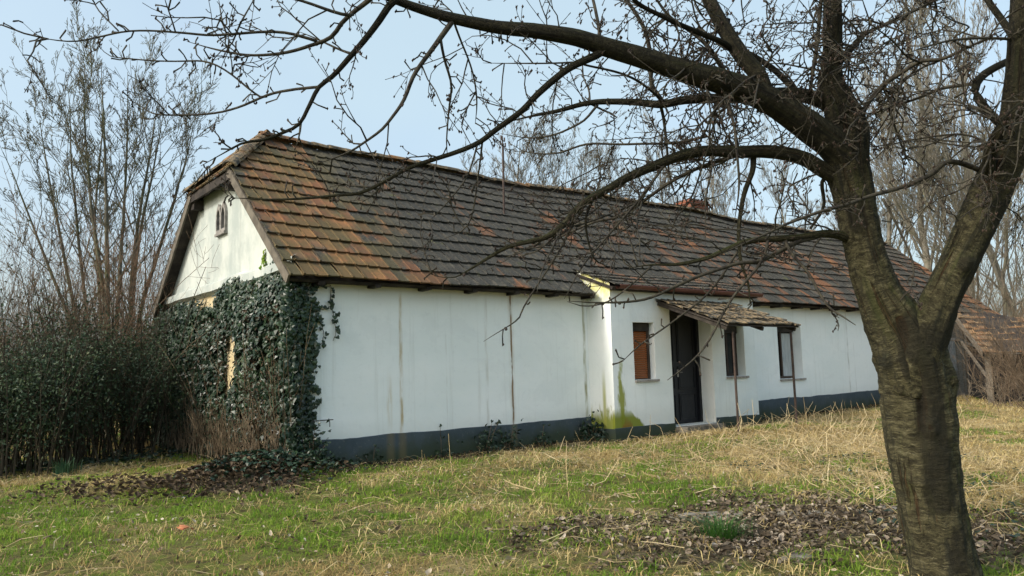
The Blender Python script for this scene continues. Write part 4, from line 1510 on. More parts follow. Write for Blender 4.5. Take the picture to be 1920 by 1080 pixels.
# hedge on the left: dense dark evergreen shrubs on bundles of upright stems
HG = 'evergreen shrubs of the hedge'
hedge = [(-35, 12.0, 2.35, 'dark evergreen shrub at the left picture edge, outermost of the hedge'),
         (40, 12.5, 2.45, 'second evergreen hedge shrub from the left edge, with bare stems poking through'),
         (105, 13.2, 2.5, 'evergreen hedge shrub below the slender leaning tree'),
         (165, 13.9, 2.75, 'evergreen hedge shrub left of the tallest bare tree'),
         (215, 14.7, 2.9, 'highest evergreen hedge shrub, right below the tallest bare tree'),
         (258, 15.6, 2.75, 'blackish evergreen hedge shrub one before the ivy gable'),
         (292, 17.2, 2.6, 'evergreen hedge shrub next to the ivy covered gable')]
for px, dep, h, lab in hedge:
    b0 = np.array(ground_pt(px, dep))
    t = thing('evergreen_shrub', lab, 'shrub', b0, 0, HG)
    n = 46
    p = np.stack([rng.normal(0, .48, n), rng.normal(0, .35, n), np.full(n, -.15)], -1)
    hh = h * rng.uniform(.6, 1.0, n) * np.where(rng.random(n) < .3, rng.uniform(1.1, 1.65, n), 1)
    d = unit(np.stack([rng.normal(0, .13, n), rng.normal(0, .13, n), np.ones(n)], -1))
    P = [p]
    for s in range(5):
        d = unit(d + rng.normal(0, .07, d.shape))
        P.append(P[-1] + d * (hh / 5)[:, None])
    P = np.stack(P, 1)
    Rr = np.linspace(1, .3, 6)[None] * rng.uniform(.009, .022, (n, 1))
    c1 = sprout(P, Rr, 7, (.25, .98), .6, .26, 3, up=.25, rr=.5, rmin=.0035)
    v, f = cat_tubes([(P, Rr), c1], [4, 3])
    add('stems', mesh_from('stems', v, f), M['hedge_stem'], t, kind='stuff')
    src = np.concatenate([P[:, 2:].reshape(-1, 3), c1[0].reshape(-1, 3)])
    m = 9000
    q = src[rng.integers(0, len(src), m)] + rng.normal(0, .15, (m, 3))
    keep = (q[:, 2] > .10) & (rng.random(m) < np.clip(.45 + q[:, 2] / h, .25, 1) * np.clip(1.75 - 1.15 * q[:, 2] / h, .12, 1)) & (q[:, 2] < h * (.78 + .75 * rng.random(m) ** 2))
    q = q[keep]
    v, f = leaves(q, rng.normal(size=q.shape) + np.array([0, -.5, .6]), rng.uniform(.035, .078, len(q)), 'blade', axis=rng.normal(size=q.shape) + np.array([0, 0, -.3]), aspect=.42)
    add('foliage', mesh_from('foliage', v, f), M['privet'], t, kind='stuff')

# leafless brush standing over and behind the hedge
BG_ = 'brown bushes standing over the hedge'
def bush(name, lab, loc, h, n, wd, mat, group, rr=.010, lean=(0, 0), k1=7, cat='bush', dense=1.0):
    t = thing(name, lab, cat, loc, 0, group)
    p = np.stack([rng.normal(0, wd * .45, n), rng.normal(0, wd * .45, n), np.full(n, -.1)], -1)
    d = unit(np.stack([rng.normal(lean[0], .34, n), rng.normal(lean[1], .34, n), np.ones(n)], -1))
    hh = h * rng.uniform(.5, 1.1, n)
    P = [p]
    for s in range(6):
        d = unit(d + rng.normal(0, .12, d.shape))
        P.append(P[-1] + d * (hh / 6)[:, None])
    P = np.stack(P, 1)
    Rr = np.linspace(1, .3, 7)[None] * rng.uniform(.6, 1.3, (n, 1)) * rr
    c1 = sprout(P, Rr, k1, (.15, .97), .6, .38, 5, up=.25, rr=.6, rmin=rr * .3)
    c2 = sprout(*c1, 4, (.1, .97), .65, .5, 4, up=.15, rr=.6, rmin=rr * .26)
    v, f = cat_tubes([(P, Rr)], [5])
    add('stems', mesh_from('stems', v, f, smooth=True), mat, t, kind='stuff')
    v, f = cat_tubes([c1, c2], [3, 3])
    add('twigs', mesh_from('twigs', v, f), mat, t, kind='stuff')
    return t
for px, dep, h, n, mt, lab in ((10, 15.5, 5.0, 34, 'brush', 'nearly bare brown bush behind the hedge at the left edge'),
                              (85, 16.6, 4.8, 32, 'brush', 'nearly bare bush standing behind the hedge below the leaning tree'),
                              (175, 17.4, 5.0, 36, 'brush', 'nearly bare brown bush behind the hedge at the foot of the tallest tree'),
                              (250, 17.8, 5.4, 40, 'brush_red', 'reddish brown nearly bare bush between the tallest tree and the gable'),
                              (312, 19.5, 5.6, 34, 'brush_red', 'nearly bare brown bush right behind the left roof edge of the gable')):
    t = bush('bare_bush', lab, ground_pt(px, dep), h, n + 16, 1.3, M[mt], BG_, .011)
    q = np.stack([rng.normal(0, .9, 1100), rng.normal(0, .9, 1100), 1.6 + np.abs(rng.normal(0, 1.1, 1100))], -1)
    q = q[fbm(q * 1.6, 191) > .50]
    v, f = leaves(q, rng.normal(size=q.shape), rng.uniform(.04, .09, len(q)), 'blade', aspect=.6)
    add('foliage', mesh_from('foliage', v, f), M['privet'], t, kind='stuff')
# brush in front of the shed on the right
RG = 'tangled grey bushes before the shed'
for px, dep, h, n, lean, mt, lab in ((1882, 20.6, 1.7, 20, (-.35, -.1), 'brush_pale', 'tangle of pale leafless twigs before the shed corner'),
                                (1925, 20.0, 3.0, 34, (-.15, 0), 'brush', 'pale leafless bush covering the shed roof at the right edge'),
                                (1965, 19.0, 3.4, 30, (-.35, 0), 'brush', 'brown leafless bush leaning in from the right edge'),
                                (1930, 27.0, 5.2, 30, (-.1, 0), 'brush', 'big leafless bush rising behind the shed')):
    bush('bare_bush', lab, ground_pt(px, dep), h, n, 1.3, M[mt], RG, .009, lean)

# ------------------------------------------------------------------ ivy on the gable
ivy = thing('ivy', 'dark green ivy climbing over the lower gable and round the house corner', 'climbing plant', KORN, HANG)
def ivy_cover(v, z):
    """how likely a leaf sits at (across, height) on the gable"""
    n = fbm(np.stack([v * 1.3, z * 1.3], -1), 61)
    n2 = fbm(np.stack([v * 3.5, z * 3.5], -1), 67)
    top = 2.90 + .12 * sstep(1.2, 2.4, v) + .55 * np.exp(-((v - .35) / .85) ** 2) + .10 * np.exp(-((v - 2.3) / .8) ** 2) + (n - .5) * .5
    c = sstep(0, -.22, z - top)
    hole = np.exp(-((v - 2.80) / .30) ** 2 - ((z - 1.55) / .52) ** 2) * 3.0
    hole = hole + np.exp(-((v - 3.9) / .42) ** 2 - ((z - 2.92) / .17) ** 2) * 1.6
    hole = hole + np.exp(-((v - 2.6) / .12) ** 2 - ((z - 2.2) / .5) ** 2) * .8
    c = c * np.clip(1 - hole, 0, 1)
    brown = sstep(1.25, .4, z) * sstep(4.7, 3.8, v) * .50 + .55 * np.exp(-((v - 1.1) / .30) ** 2) * sstep(2.5, 1.6, z)
    c = c * (1 - np.clip(brown, 0, .9))
    return np.clip(c * (.55 + n2 * .9), 0, 1)
NI = 32000
iv = np.stack([rng.uniform(-.12, 7.35, NI), rng.uniform(0, 3.6, NI)], -1)
iv = iv[rng.random(NI) < ivy_cover(iv[:, 0], iv[:, 1])]
iv = iv[iv[:, 1] < EZ + SL * (iv[:, 0] - EV) - .13]
bul = fbm(np.stack([iv[:, 0] * 1.1, iv[:, 1] * 1.0], -1), 71)
outd = .04 + (.42 * bul ** 1.6 + .05) * rng.random(len(iv)) ** .6
outd = outd * (.42 + .58 * sstep(.1, 1.3, iv[:, 0]))
outd = outd * (1 - .9 * np.exp(-((iv[:, 0] - 2.9) / .55) ** 2 - ((iv[:, 1] - 1.52) / .60) ** 2))
outd = np.where(iv[:, 1] > EZ - .25, np.minimum(outd, .22), outd)
pos = np.stack([GX - outd, iv[:, 0], iv[:, 1]], -1)
eps = .15
gx1 = fbm(np.stack([(iv[:, 0] + eps) * 1.1, iv[:, 1]], -1), 71) - bul
gz1 = fbm(np.stack([iv[:, 0] * 1.1, iv[:, 1] + eps], -1), 71) - bul
nrm = np.stack([-np.ones(len(iv)), gx1 * -2.5, gz1 * -2.5 + .45], -1) + rng.normal(0, .38, (len(iv), 3))
axd = np.stack([np.full(len(iv), -.25), rng.normal(0, .55, len(iv)), -np.ones(len(iv))], -1)
sets_ = [leaves(pos, nrm, .045 + .095 * rng.random(len(iv)) ** 1.5, 'ivy', axis=axd)]
# leaves that reach round the corner on to the long wall
def on_front(paths, n, spread, size):
    P = []
    for path in paths:
        path = np.asarray(path, float)
        seg = np.linalg.norm(np.diff(path, axis=0), axis=1)
        cum = np.concatenate([[0], np.cumsum(seg)])
        t = rng.uniform(0, cum[-1], int(n * cum[-1]))
        P.append(np.stack([np.interp(t, cum, path[:, 0]), np.interp(t, cum, path[:, 1])], -1))
    P = np.concatenate(P) + rng.normal(0, spread, (sum(len(q) for q in P), 2))
    pp = np.stack([P[:, 0], -.02 - rng.random(len(P)) * .10, P[:, 1]], -1)
    nn = np.stack([rng.normal(0, .4, len(P)), -np.ones(len(P)), rng.normal(.3, .3, len(P))], -1)
    return leaves(pp, nn, rng.uniform(*size, len(P)), 'ivy', axis=np.stack([rng.normal(0, .5, len(P)), np.zeros(len(P)), -np.ones(len(P))], -1))
tr1 = [(.02, 2.72), (.25, 2.80), (.42, 2.78), (.40, 2.55), (.47, 2.30), (.50, 2.05), (.45, 1.95)]
tr2 = [(.02, 2.25), (.22, 2.28), (.30, 2.10), (.28, 1.92), (.18, 1.86)]
tr3 = [(-.05, 2.6), (.06, 2.5), (.05, 2.2), (.02, 1.6), (.08, 1.2), (.02, .6), (.03, .1)]
tr4 = [(.02, 2.5), (.2, 2.42), (.35, 2.45)]
sets_.append(on_front([tr1], 34, .022, (.04, .085)))
sets_.append(on_front([tr2, tr4], 40, .03, (.04, .085)))
sets_.append(on_front([tr3, tr3], 75, .055, (.05, .10)))
nc = 1300
ct = np.stack([rng.uniform(GX - .25, .14, nc), rng.uniform(-.16, .05, nc), rng.uniform(.0, 2.86, nc)], -1)
ct = ct[(rng.random(nc) < np.where(ct[:, 2] > 1.2, .9, .4)) & (ct[:, 0] < .16 - .2 * fbm(ct[:, [2, 2]] * 1.8, 5) + .08 * (ct[:, 2] > 1.7) - .1 * (ct[:, 2] < 1.2))]
sets_.append(leaves(ct, np.stack([rng.normal(-.3, .4, len(ct)), -np.ones(len(ct)), rng.normal(.3, .3, len(ct))], -1), rng.uniform(.06, .12, len(ct)), 'ivy', axis=np.stack([rng.normal(0, .5, len(ct)), np.zeros(len(ct)), -np.ones(len(ct))], -1)))
v, f = merge(*sets_)
add('foliage', mesh_from('foliage', v, f), M['ivy'], ivy, kind='stuff')
# withered leaves and brown hanging stems low down
nw = 3600
wv = np.stack([rng.uniform(-.1, 4.9, nw), rng.uniform(0, 2.3, nw) ** 1.1], -1)
wv = wv[rng.random(nw) < .22 + .5 * np.exp(-((wv[:, 0] - 1.2) / .35) ** 2) + .6 * (1 - ivy_cover(wv[:, 0], wv[:, 1])) * (wv[:, 1] < 1.7)]
hole_ok = ~((np.abs(wv[:, 0] - 2.82) < .2) & (np.abs(wv[:, 1] - 1.5) < .45))
wv = wv[hole_ok]
pp = np.stack([GX - rng.uniform(.04, .35, len(wv)), wv[:, 0], wv[:, 1]], -1)
v, f = leaves(pp, rng.normal(size=pp.shape) + np.array([-1, 0, .3]), rng.uniform(.03, .075, len(pp)), 'dry')
add('withered_leaves', mesh_from('withered_leaves', v, f), M['ivydry'], ivy, kind='stuff')
ns_ = 430
sv = rng.uniform(-.1, 5.2, ns_)
z0 = np.abs(rng.normal(0, .25, ns_))
hgt = rng.uniform(.3, 1.0, ns_) * np.where(sv < 4.4, 1.0, .6)
extra = (rng.random(ns_) < .2) & (np.abs(sv - 2.82) > .35)
hgt = np.where(extra, rng.uniform(1.2, 2.8, ns_), hgt)
K = 6
P = [np.stack([GX - rng.uniform(.02, .5, ns_), sv, z0 * .3], -1)]
P[0][extra, 0] = GX - rng.uniform(.02, .16, extra.sum())
d = unit(np.stack([rng.normal(0, .18, ns_), rng.normal(0, .16, ns_), np.ones(ns_)], -1))
for s in range(K - 1):
    d = unit(d + rng.normal(0, .10, d.shape) * np.array([.5, 1, 1]))
    P.append(P[-1] + d * (hgt / (K - 1))[:, None])
P = np.stack(P, 1)
P[..., 0] = np.minimum(P[..., 0], GX - .015)
Rr = np.linspace(1, .5, K)[None] * rng.uniform(.003, .009, (ns_, 1))
v, f = cat_tubes([(P, Rr), sprout(P, Rr, 3, (.2, .95), .5, .3, 3, rr=.6, rmin=.0025)], [4, 3])
add('dry_stems', mesh_from('dry_stems', v, f), M['brush_ivy'], ivy, kind='stuff')
def vine(path, y=-.012, r=.004):
    path = np.asarray(path, float)
    t = np.linspace(0, len(path) - 1, 22)
    i = np.arange(len(path))
    return np.stack([np.interp(t, i, path[:, 0]), np.full(22, y), np.interp(t, i, path[:, 1])], -1)
vb_ = MB()
for q in (tr1, tr2, tr3, tr4):
    vb_.tube(vine(q) + rng.normal(0, .008, (22, 3)) * [1, .2, 1], .005, 4)
# a stray shoot on the upper gable
gs = np.array([(GX - .06, .95, 3.05), (GX - .08, 1.15, 3.22), (GX - .07, 1.25, 3.34), (GX - .07, 1.18, 3.48)])
vb_.tube(gs, .005, 4)
vb_.obj('runner_stems', M['brush'], ivy)
t = np.linspace(0, 3, 42)
gp = np.stack([np.interp(t, range(4), gs[:, k]) for k in range(3)], -1) + rng.normal(0, .025, (42, 3))
v, f = leaves(gp, np.stack([-np.ones(42), rng.normal(0, .4, 42), rng.normal(.3, .3, 42)], -1), rng.uniform(.04, .075, 42), 'ivy', axis=np.stack([np.zeros(42), rng.normal(0, .6, 42), -np.ones(42)], -1))
add('stray_shoot', mesh_from('stray_shoot', v, f), M['grass'], ivy, kind='stuff')

# heap of ivy cuttings in front of it and creeping ivy on the ground under the hedge
def ground_leaves(name, xy, size, mat, lab, cat, lift=.04, shape='ivy', up=1.2, axis=None, aspect=1.0):
    z = gz_at(xy)
    p = np.concatenate([xy, (z + rng.random(len(xy)) * lift)[:, None]], 1)
    n = rng.normal(size=p.shape) * .55 + np.array([0, 0, up])
    v, f = leaves(p, n, size, shape, aspect=aspect)
    o = add(name, mesh_from(name, v, f), mat, kind='stuff')
    return tag(o, lab, cat)
a = rng.normal(0, 1, (2300, 2)) * [.52, .28]
rot = np.array([[.62, .78], [-.78, .62]])
pile = np.array([-3.4, 10.95]) + a @ np.array([[.55, .83], [-.83, .55]]) * [1, 1]
ground_leaves('ivy_cuttings', pile, rng.uniform(.035, .085, len(pile)), M['ivy'], 'heap of dark ivy cuttings on the ground before the gable', 'leaf heap', .15)
pile2 = np.concatenate([np.array([-4.4, 9.9]) + rng.normal(0, 1, (900, 2)) * [.9, .45], np.array([-3.65, 10.6]) + (rng.normal(0, 1, (1700, 2)) * [.75, .36]) @ np.array([[.55, .83], [-.83, .55]])])
ground_leaves('withered_cuttings', pile2, rng.uniform(.04, .09, len(pile2)), M['ivydry'], 'brown withered leaves and cuttings strewn before the ivy', 'dead leaves', .12, 'dry')
gxy_ = np.stack([rng.uniform(-11, -5.3, 5200), rng.uniform(11.2, 16.5, 5200)], -1)
dline = (gxy_ - np.array([-8.6, 13.0])) @ np.array([.72, -.69])
gxy_ = gxy_[(rng.random(len(gxy_)) < np.exp(-(dline / 1.0) ** 2))]
ground_leaves('ground_ivy', gxy_, rng.uniform(.05, .10, len(gxy_)), M['ivy'], 'dark ivy creeping over the ground under the hedge', 'ground cover', .12)

# ------------------------------------------------------------------ grass, straw, dead leaves
def field(n, rmin, rmax, power=1.3, half=.82):
    """points in the meadow, thinner with distance"""
    u_ = rng.random(n)
    e = 2 - power
    r = (rmin ** e + u_ * (rmax ** e - rmin ** e)) ** (1 / e)
    a_ = rng.uniform(-half, half, n)
    return np.stack([r * np.sin(a_), r * np.cos(a_)], -1), r
def outside_house(xy, m=.0):
    rel = xy - KORN[:2]
    s, v_ = rel @ U[:2], rel @ V[:2]
    inside = (s > GX - .05) & (s < L) & (v_ > -.03) & (v_ < WD)
    inside |= (s > PX0 - .05) & (s < PX1 + .02) & (v_ > PV - .05) & (v_ < 0)
    return ~inside
def blades(xy, r, hmin, hmax, wd, lean, seed=0, droop=.5):
    n = len(xy)
    z = gz_at(xy)
    b0 = np.concatenate([xy, z[:, None]], 1)
    h = rng.uniform(hmin, hmax, n) * (.45 + 1.25 * fbm(xy * 3.1, 151))
    a_ = rng.uniform(0, 6.28, n)
    d = np.stack([np.cos(a_), np.sin(a_), np.zeros(n)], -1)
    side = np.stack([-np.sin(a_), np.cos(a_), np.zeros(n)], -1)
    tw = rng.normal(0, .6, n)[:, None]
    side = side * np.cos(tw) + d * np.sin(tw)
    w_ = wd * (1 + r * .07) * rng.uniform(.6, 1.4, n)
    ln = np.abs(rng.normal(lean, .25, n))
    mid = b0 + d * (h * ln * .4)[:, None] + np.array([0, 0, 1]) * (h * .62)[:, None]
    tip = b0 + d * (h * ln * (1 + droop))[:, None] + np.array([0, 0, 1]) * (h * np.clip(1 - .35 * ln, .12, 1))[:, None]
    v = np.stack([b0 - side * w_[:, None] / 2, b0 + side * w_[:, None] / 2, mid + side * w_[:, None] * .42, mid - side * w_[:, None] * .42, tip], 1)
    base = (np.arange(n) * 5)[:, None]
    return v.reshape(-1, 3), base + np.array([[0, 1, 2, 3]]), base + np.array([[3, 2, 4]])
def blade_obj(name, vqt, mat, lab, cat):
    v, q, t = vqt
    o = add(name, mesh_from(name, v, [q, t]), mat, kind='stuff')
    return tag(o, lab, cat)

xy, r = field(380000, 3.4, 30, 1.25)
ok = outside_house(xy)
xy, r = xy[ok], r[ok]
bare = sstep(.60, .72, fbm(xy * 1.9, 171))
keep_ = rng.random(len(xy)) > bare * .6
xy, r = xy[keep_], r[keep_]
straw, litter, green = zones(xy)
patch = fbm(xy * 2.3, 77)
g_ok = rng.random(len(xy)) < np.clip(green * 1.15 * sstep(.32, .52, patch) * 1.1, 0, 1) * .8
s_ok = (~g_ok) & (rng.random(len(xy)) < np.clip(.22 + straw * .85, 0, 1) * (1 - litter * .7) * .66)
blade_obj('grass', blades(xy[g_ok], r[g_ok], .03, .075, .0048, .75), M['grass'], 'short green grass of the meadow', 'grass')
blade_obj('dry_grass', blades(xy[s_ok], r[s_ok], .03, .11, .0046, 1.3, droop=.9), M['straw'], 'matted straw coloured dead grass of the meadow', 'grass')

# long loose stalks lying about, thickest before the door
def stalks(xy, l0, l1, r0, tilt, mat, name, lab, r=None):
    n = len(xy)
    z = gz_at(xy) + rng.uniform(.012, .05, n)
    a_ = rng.uniform(0, 6.28, n)
    ln = rng.uniform(l0, l1, n)
    el = np.abs(rng.normal(0, tilt, n))
    d = np.stack([np.cos(a_) * np.cos(el), np.sin(a_) * np.cos(el), np.sin(el)], -1)
    b0 = np.concatenate([xy, z[:, None]], 1)
    bend = rng.normal(0, .10, (n, 3))
    P = np.stack([b0, b0 + d * ln[:, None] * .5 + bend * ln[:, None], b0 + d * ln[:, None]], 1)
    P[..., 2] = np.maximum(P[..., 2], (z - .01)[:, None])
    rad = r0 * rng.uniform(.6, 1.4, (n, 1)) * np.array([[1, .85, .5]])
    v, f, _ = tubes(P, rad, 3)
    o = add(name, mesh_from(name, v, f), mat, kind='stuff')
    return tag(o, lab, 'dry stalks')
xy, r = field(22000, 3.6, 27, 1.0)
ok = outside_house(xy)
st_, lt_, _ = zones(xy)
rel = xy - KORN[:2]
ss, vv_ = rel @ U[:2], rel @ V[:2]
door_zone = np.exp(-((ss - 9.5) / 5.5) ** 2 - ((vv_ + 3.4) / 2.3) ** 2)
ok &= rng.random(len(xy)) < np.clip(.05 + .5 * st_ * sstep(7, 12, r) + door_zone, 0, 1)
stalks(xy[ok], .08, .40, .0030, .14, M['stalk'], 'dry_stalks', 'loose pale dry stalks lying in the grass before the door')
th = rng.uniform(0, 1, 420)
sxy = np.stack([KORN[0] + U[0] * rng.normal(8.5, 3.5, 420) + V[0] * rng.normal(-2.8, 1.2, 420), KORN[1] + U[1] * rng.normal(8.5, 3.5, 420) + V[1] * rng.normal(-2.8, 1.2, 420)], -1)
s2 = np.stack([rng.normal(8.8, 3.2, 420), rng.normal(-3.2, 1.0, 420)], -1)
sxy = KORN[:2] + s2[:, :1] * U[:2] + s2[:, 1:] * V[:2]
ok = outside_house(sxy)
stalks(sxy[ok], .2, .6, .0045, .75, M['stalk'], 'standing_stalks', 'stiff dry stalks sticking up before the door')

# dead leaves over the meadow and the brown litter round the cherry tree
xy, r = field(7500, 3.5, 16, 1.0)
ok = outside_house(xy)
ground_leaves('dead_leaves', xy[ok], rng.uniform(.014, .050, ok.sum()), M['deadleaf'], 'pale and brown dead leaves scattered over the meadow', 'dead leaves', .05, 'dry', 1.0, aspect=rng.uniform(.6, 1.0))
xy, r = field(330, 3.6, 11, 1.0)
ground_leaves('large_dead_leaves', xy, rng.uniform(.05, .095, len(xy)), M['deadleaf'], 'larger pale curled leaves lying on the near grass', 'dead leaves', .05, 'dry', 1.0, aspect=.8)
lx = np.stack([rng.uniform(-.3, 5.4, 24000), rng.uniform(4.9, 8.9, 24000)], -1)
_, lt_, _ = zones(lx)
lx = lx[rng.random(len(lx)) < lt_]
ground_leaves('leaf_litter', lx, .014 + .06 * rng.random(len(lx)) ** 1.6, M['litter'], 'grey brown carpet of dead leaves left of the cherry trunk', 'dead leaves', .04, 'dry', 1.3)
rel_s = rng.uniform(-.3, 22, 2600)
rel_v = -np.abs(rng.normal(.12, .22, 2600)) - .03
rel_v = np.where((rel_s > PX0 - .2) & (rel_s < PX1 + .1), rel_v + PV, rel_v)
wx = KORN[:2] + rel_s[:, None] * U[:2] + rel_v[:, None] * V[:2]
ground_leaves('wall_litter', wx, rng.uniform(.025, .06, len(wx)), M['ivydry'], 'dark withered litter along the foot of the long wall', 'dead leaves', .05, 'dry')

# small single plants
def leaf_clump(name, lab, cat, loc, n, spread, hgt, mat, size, shape='ivy', asp=1.0):
    t_ = thing(name, lab, cat, (loc[0], loc[1], float(gz_at(np.array(loc[:2])))))
    p = np.stack([rng.normal(0, spread, n), rng.normal(0, spread, n), np.abs(rng.normal(0, hgt * .5, n))], -1)
    v, f = leaves(p, rng.normal(size=p.shape) + np.array([0, -.6, .5]), rng.uniform(*size, n), shape, aspect=asp)
    add('foliage', mesh_from('foliage', v, f), mat, t_, kind='stuff')
    P = np.stack([p * [.2, .2, 0], p * [.6, .6, .6], p], 1)[:max(6, n // 6)]
    v, f, _ = tubes(P, np.full((len(P), 3), .004), 3)
    add('stems', mesh_from('stems', v, f), M['brush'], t_, kind='stuff')
    return t_
def hp(s, v_):
    q = hw(s, v_, 0)
    return (q[0], q[1])
leaf_clump('evergreen_seedling', 'dark green seedling in the corner left of the yellow mossy bay corner', 'plant', hp(5.72, -.22), 160, .13, .42, M['ivy'], (.05, .10))
PG = 'ivy seedlings along the plinth'
for s, n, h, lab in ((.05, 260, .5, 'dark ivy bush at the near foot of the long wall'), (2.35, 26, .32, 'small ivy seedling on the plinth left of the two pale stains'),
                (3.25, 90, .45, 'ivy seedling before the plinth left of the dark rust streak'), (3.72, 120, .40, 'ivy seedling below the dark rust streak'),
                (1.05, 24, .35, 'thin seedling on the plinth near the house corner'), (4.55, 60, .28, 'low ivy seedling right of the dark rust streak')):
    o = leaf_clump('ivy_seedling', lab, 'plant', hp(s, -.12), n, .12, h, M['ivy'], (.04, .085))
    o['group'] = PG
def spear_clump(name, lab, px, dep, n, h, mat, spread, wd, lean=.35):
    b0 = np.array(ground_pt(px, dep))
    t_ = thing(name, lab, 'plant', b0)
    xy0 = rng.normal(0, spread, (n, 2))
    a_ = np.arctan2(xy0[:, 1], xy0[:, 0]) + rng.normal(0, .5, n)
    hh = rng.uniform(.6, 1.1, n) * h
    ln = np.abs(rng.normal(lean, lean * .5, n))
    d = np.stack([np.cos(a_), np.sin(a_), np.zeros(n)], -1)
    side = np.stack([-np.sin(a_), np.cos(a_), np.zeros(n)], -1) * wd / 2
    b = np.concatenate([xy0, np.full((n, 1), -.02)], 1)
    mid = b + d * (hh * ln * .35)[:, None] + np.array([0, 0, 1]) * (hh * .65)[:, None]
    tip = b + d * (hh * ln * 1.2)[:, None] + np.array([0, 0, 1]) * (hh * (1 - ln * .2))[:, None]
    v = np.stack([b - side, b + side, mid + side * .9, mid - side * .9, tip], 1).reshape(-1, 3)
    bi = (np.arange(n) * 5)[:, None]
    add('blades', mesh_from('blades', v, [bi + np.array([[0, 1, 2, 3]]), bi + np.array([[3, 2, 4]])]), mat, t_, kind='stuff')
    return t_
spear_clump('grass_tuft', 'bright green grass tuft beside the leaf litter', 1335, 6.35, 260, .24, M['tuft'], .075, .006, .7)
spear_clump('bulb_leaves', 'clump of upright blue green bulb leaves before the hedge', 127, 12.0, 60, .32, M['reed'], .10, .02, .18)
spear_clump('grass_tuft', 'green grass tuft left of the cherry trunk in the straw', 1657, 9.9, 160, .12, M['tuft'], .14, .007, .7)
spear_clump('grass_tuft', 'green tuft in the straw before the mossy bay corner', 1180, 12.4, 200, .12, M['tuft'], .16, .008, .8)
spear_clump('grass_tuft', 'green tuft in the straw before the dark rust streak', 1045, 11.3, 240, .12, M['tuft'], .18, .008, .8)

# flat grey stones half sunk in the litter, a broken tile on the grass
SG = 'flat grey stones in the leaf litter'
def flat_stone(px, py, wd, dp, lab, rot, seed):
    dr_ = ray(px, py)
    p = EYE + dr_ * ((.02 - EYE[2]) / dr_[2])
    z = float(gz_at(p[:2]))
    r_ = np.random.default_rng(seed)
    n = 9
    a_ = np.linspace(0, 2 * math.pi, n, endpoint=False)
    rad = r_.uniform(.8, 1.1, n)
    top = np.stack([np.cos(a_) * wd / 2 * rad, np.sin(a_) * dp / 2 * rad, r_.uniform(.008, .022, n)], -1)
    bot = top * [1.06, 1.06, 0] - np.array([0, 0, .06])
    ins = top * [.8, .8, 1] + np.array([0, 0, .012])
    v = np.concatenate([bot, top, ins])
    f4 = [(i, (i + 1) % n, n + (i + 1) % n, n + i) for i in range(n)] + [(n + i, n + (i + 1) % n, 2 * n + (i + 1) % n, 2 * n + i) for i in range(n)]
    me = MB().raw(v, f4 + [tuple(range(2 * n, 3 * n))]).mesh('flat_stone')
    o = add('flat_stone', me, M['stone'], loc=(p[0], p[1], z))
    o.rotation_euler = (0, 0, rot)
    return tag(o, lab, 'stone', SG)
flat_stone(1330, 962, .85, .34, 'long flat grey stone at the far edge of the leaf litter, left of the others', .1, 1)
flat_stone(1520, 968, .62, .28, 'flat grey stone at the far edge of the leaf litter, middle one', -.2, 2)
flat_stone(1668, 957, .46, .26, 'flat grey stone touching the left side of the cherry trunk', .3, 3)
flat_stone(1490, 1052, .30, .18, 'small pale flat stone at the lower edge of the leaf litter', .5, 4)
dr_ = ray(352, 998)
p = EYE + dr_ * (-EYE[2] / dr_[2])
cu = MB()
for i in range(6):
    a0, a1 = .5 + i * .36, .5 + (i + 1) * .36
    q = [(math.cos(t_) * .07, math.sin(t_) * .05) for t_ in (a0, a1)]
    k_ = [(math.cos(t_) * .058, math.sin(t_) * .038) for t_ in (a0, a1)]
    l0, l1 = .11 + .02 * math.sin(i * 2.1), .11 + .02 * math.sin((i + 1) * 2.1)
    cu.raw([(q[0][0], 0, q[0][1]), (q[1][0], 0, q[1][1]), (q[1][0], l1, q[1][1]), (q[0][0], l0, q[0][1]),
            (k_[0][0], 0, k_[0][1]), (k_[1][0], 0, k_[1][1]), (k_[1][0], l1, k_[1][1]), (k_[0][0], l0, k_[0][1])],
           [(0, 1, 2, 3), (7, 6, 5, 4), (0, 4, 5, 1), (3, 2, 6, 7)] + ([(0, 3, 7, 4)] if i == 0 else []) + ([(1, 5, 6, 2)] if i == 5 else []))
o = cu.obj('tile_fragment', M['terracotta'], loc=(p[0], p[1], float(gz_at(p[:2])) + .01))
o.rotation_euler = (.1, .15, .9)
tag(o, 'broken orange roof tile lying on the green grass', 'tile fragment')

# ------------------------------------------------------------------ cherry tree
def wline(pts, z0, z1):
    """traced stem -> points at real depths"""
    pts = np.asarray(pts, float)
    t = np.linspace(0, 1, len(pts)) if len(pts) > 1 else np.zeros(1)
    return np.stack([at(x, y, z0 + (z1 - z0) * k) for (x, y), k in zip(pts, t)])

def resample(P, Rr, step, jit=0.0):
    seg = np.linalg.norm(np.diff(P, axis=0), axis=1)
    cum = np.concatenate([[0], np.cumsum(seg)])
    n = max(4, int(cum[-1] / step) + 1)
    t = np.linspace(0, cum[-1], n)
    # smooth through the traced points (Catmull-Rom)
    Pp = np.concatenate([[2 * P[0] - P[1]], P, [2 * P[-1] - P[-2]]])
    i = np.clip(np.searchsorted(cum, t, side='right') - 1, 0, len(seg) - 1)
    f = ((t - cum[i]) / seg[i])[:, None]
    a, b, c, d = Pp[i], Pp[i + 1], Pp[i + 2], Pp[i + 3]
    Q = .5 * ((2 * b) + (-a + c) * f + (2 * a - 5 * b + 4 * c - d) * f ** 2 + (-a + 3 * b - 3 * c + d) * f ** 3)
    r = np.interp(t, cum, Rr)
    if jit:
        w_ = np.stack([vnoise(np.stack([t * 3.2, np.full(n, 7.7 * k + P[0, 0] * 9)], -1), 90 + k) - .5 for k in range(3)], -1)
        Q = Q + w_ * jit * np.minimum(1, t / .15)[:, None]
    return Q, r, t

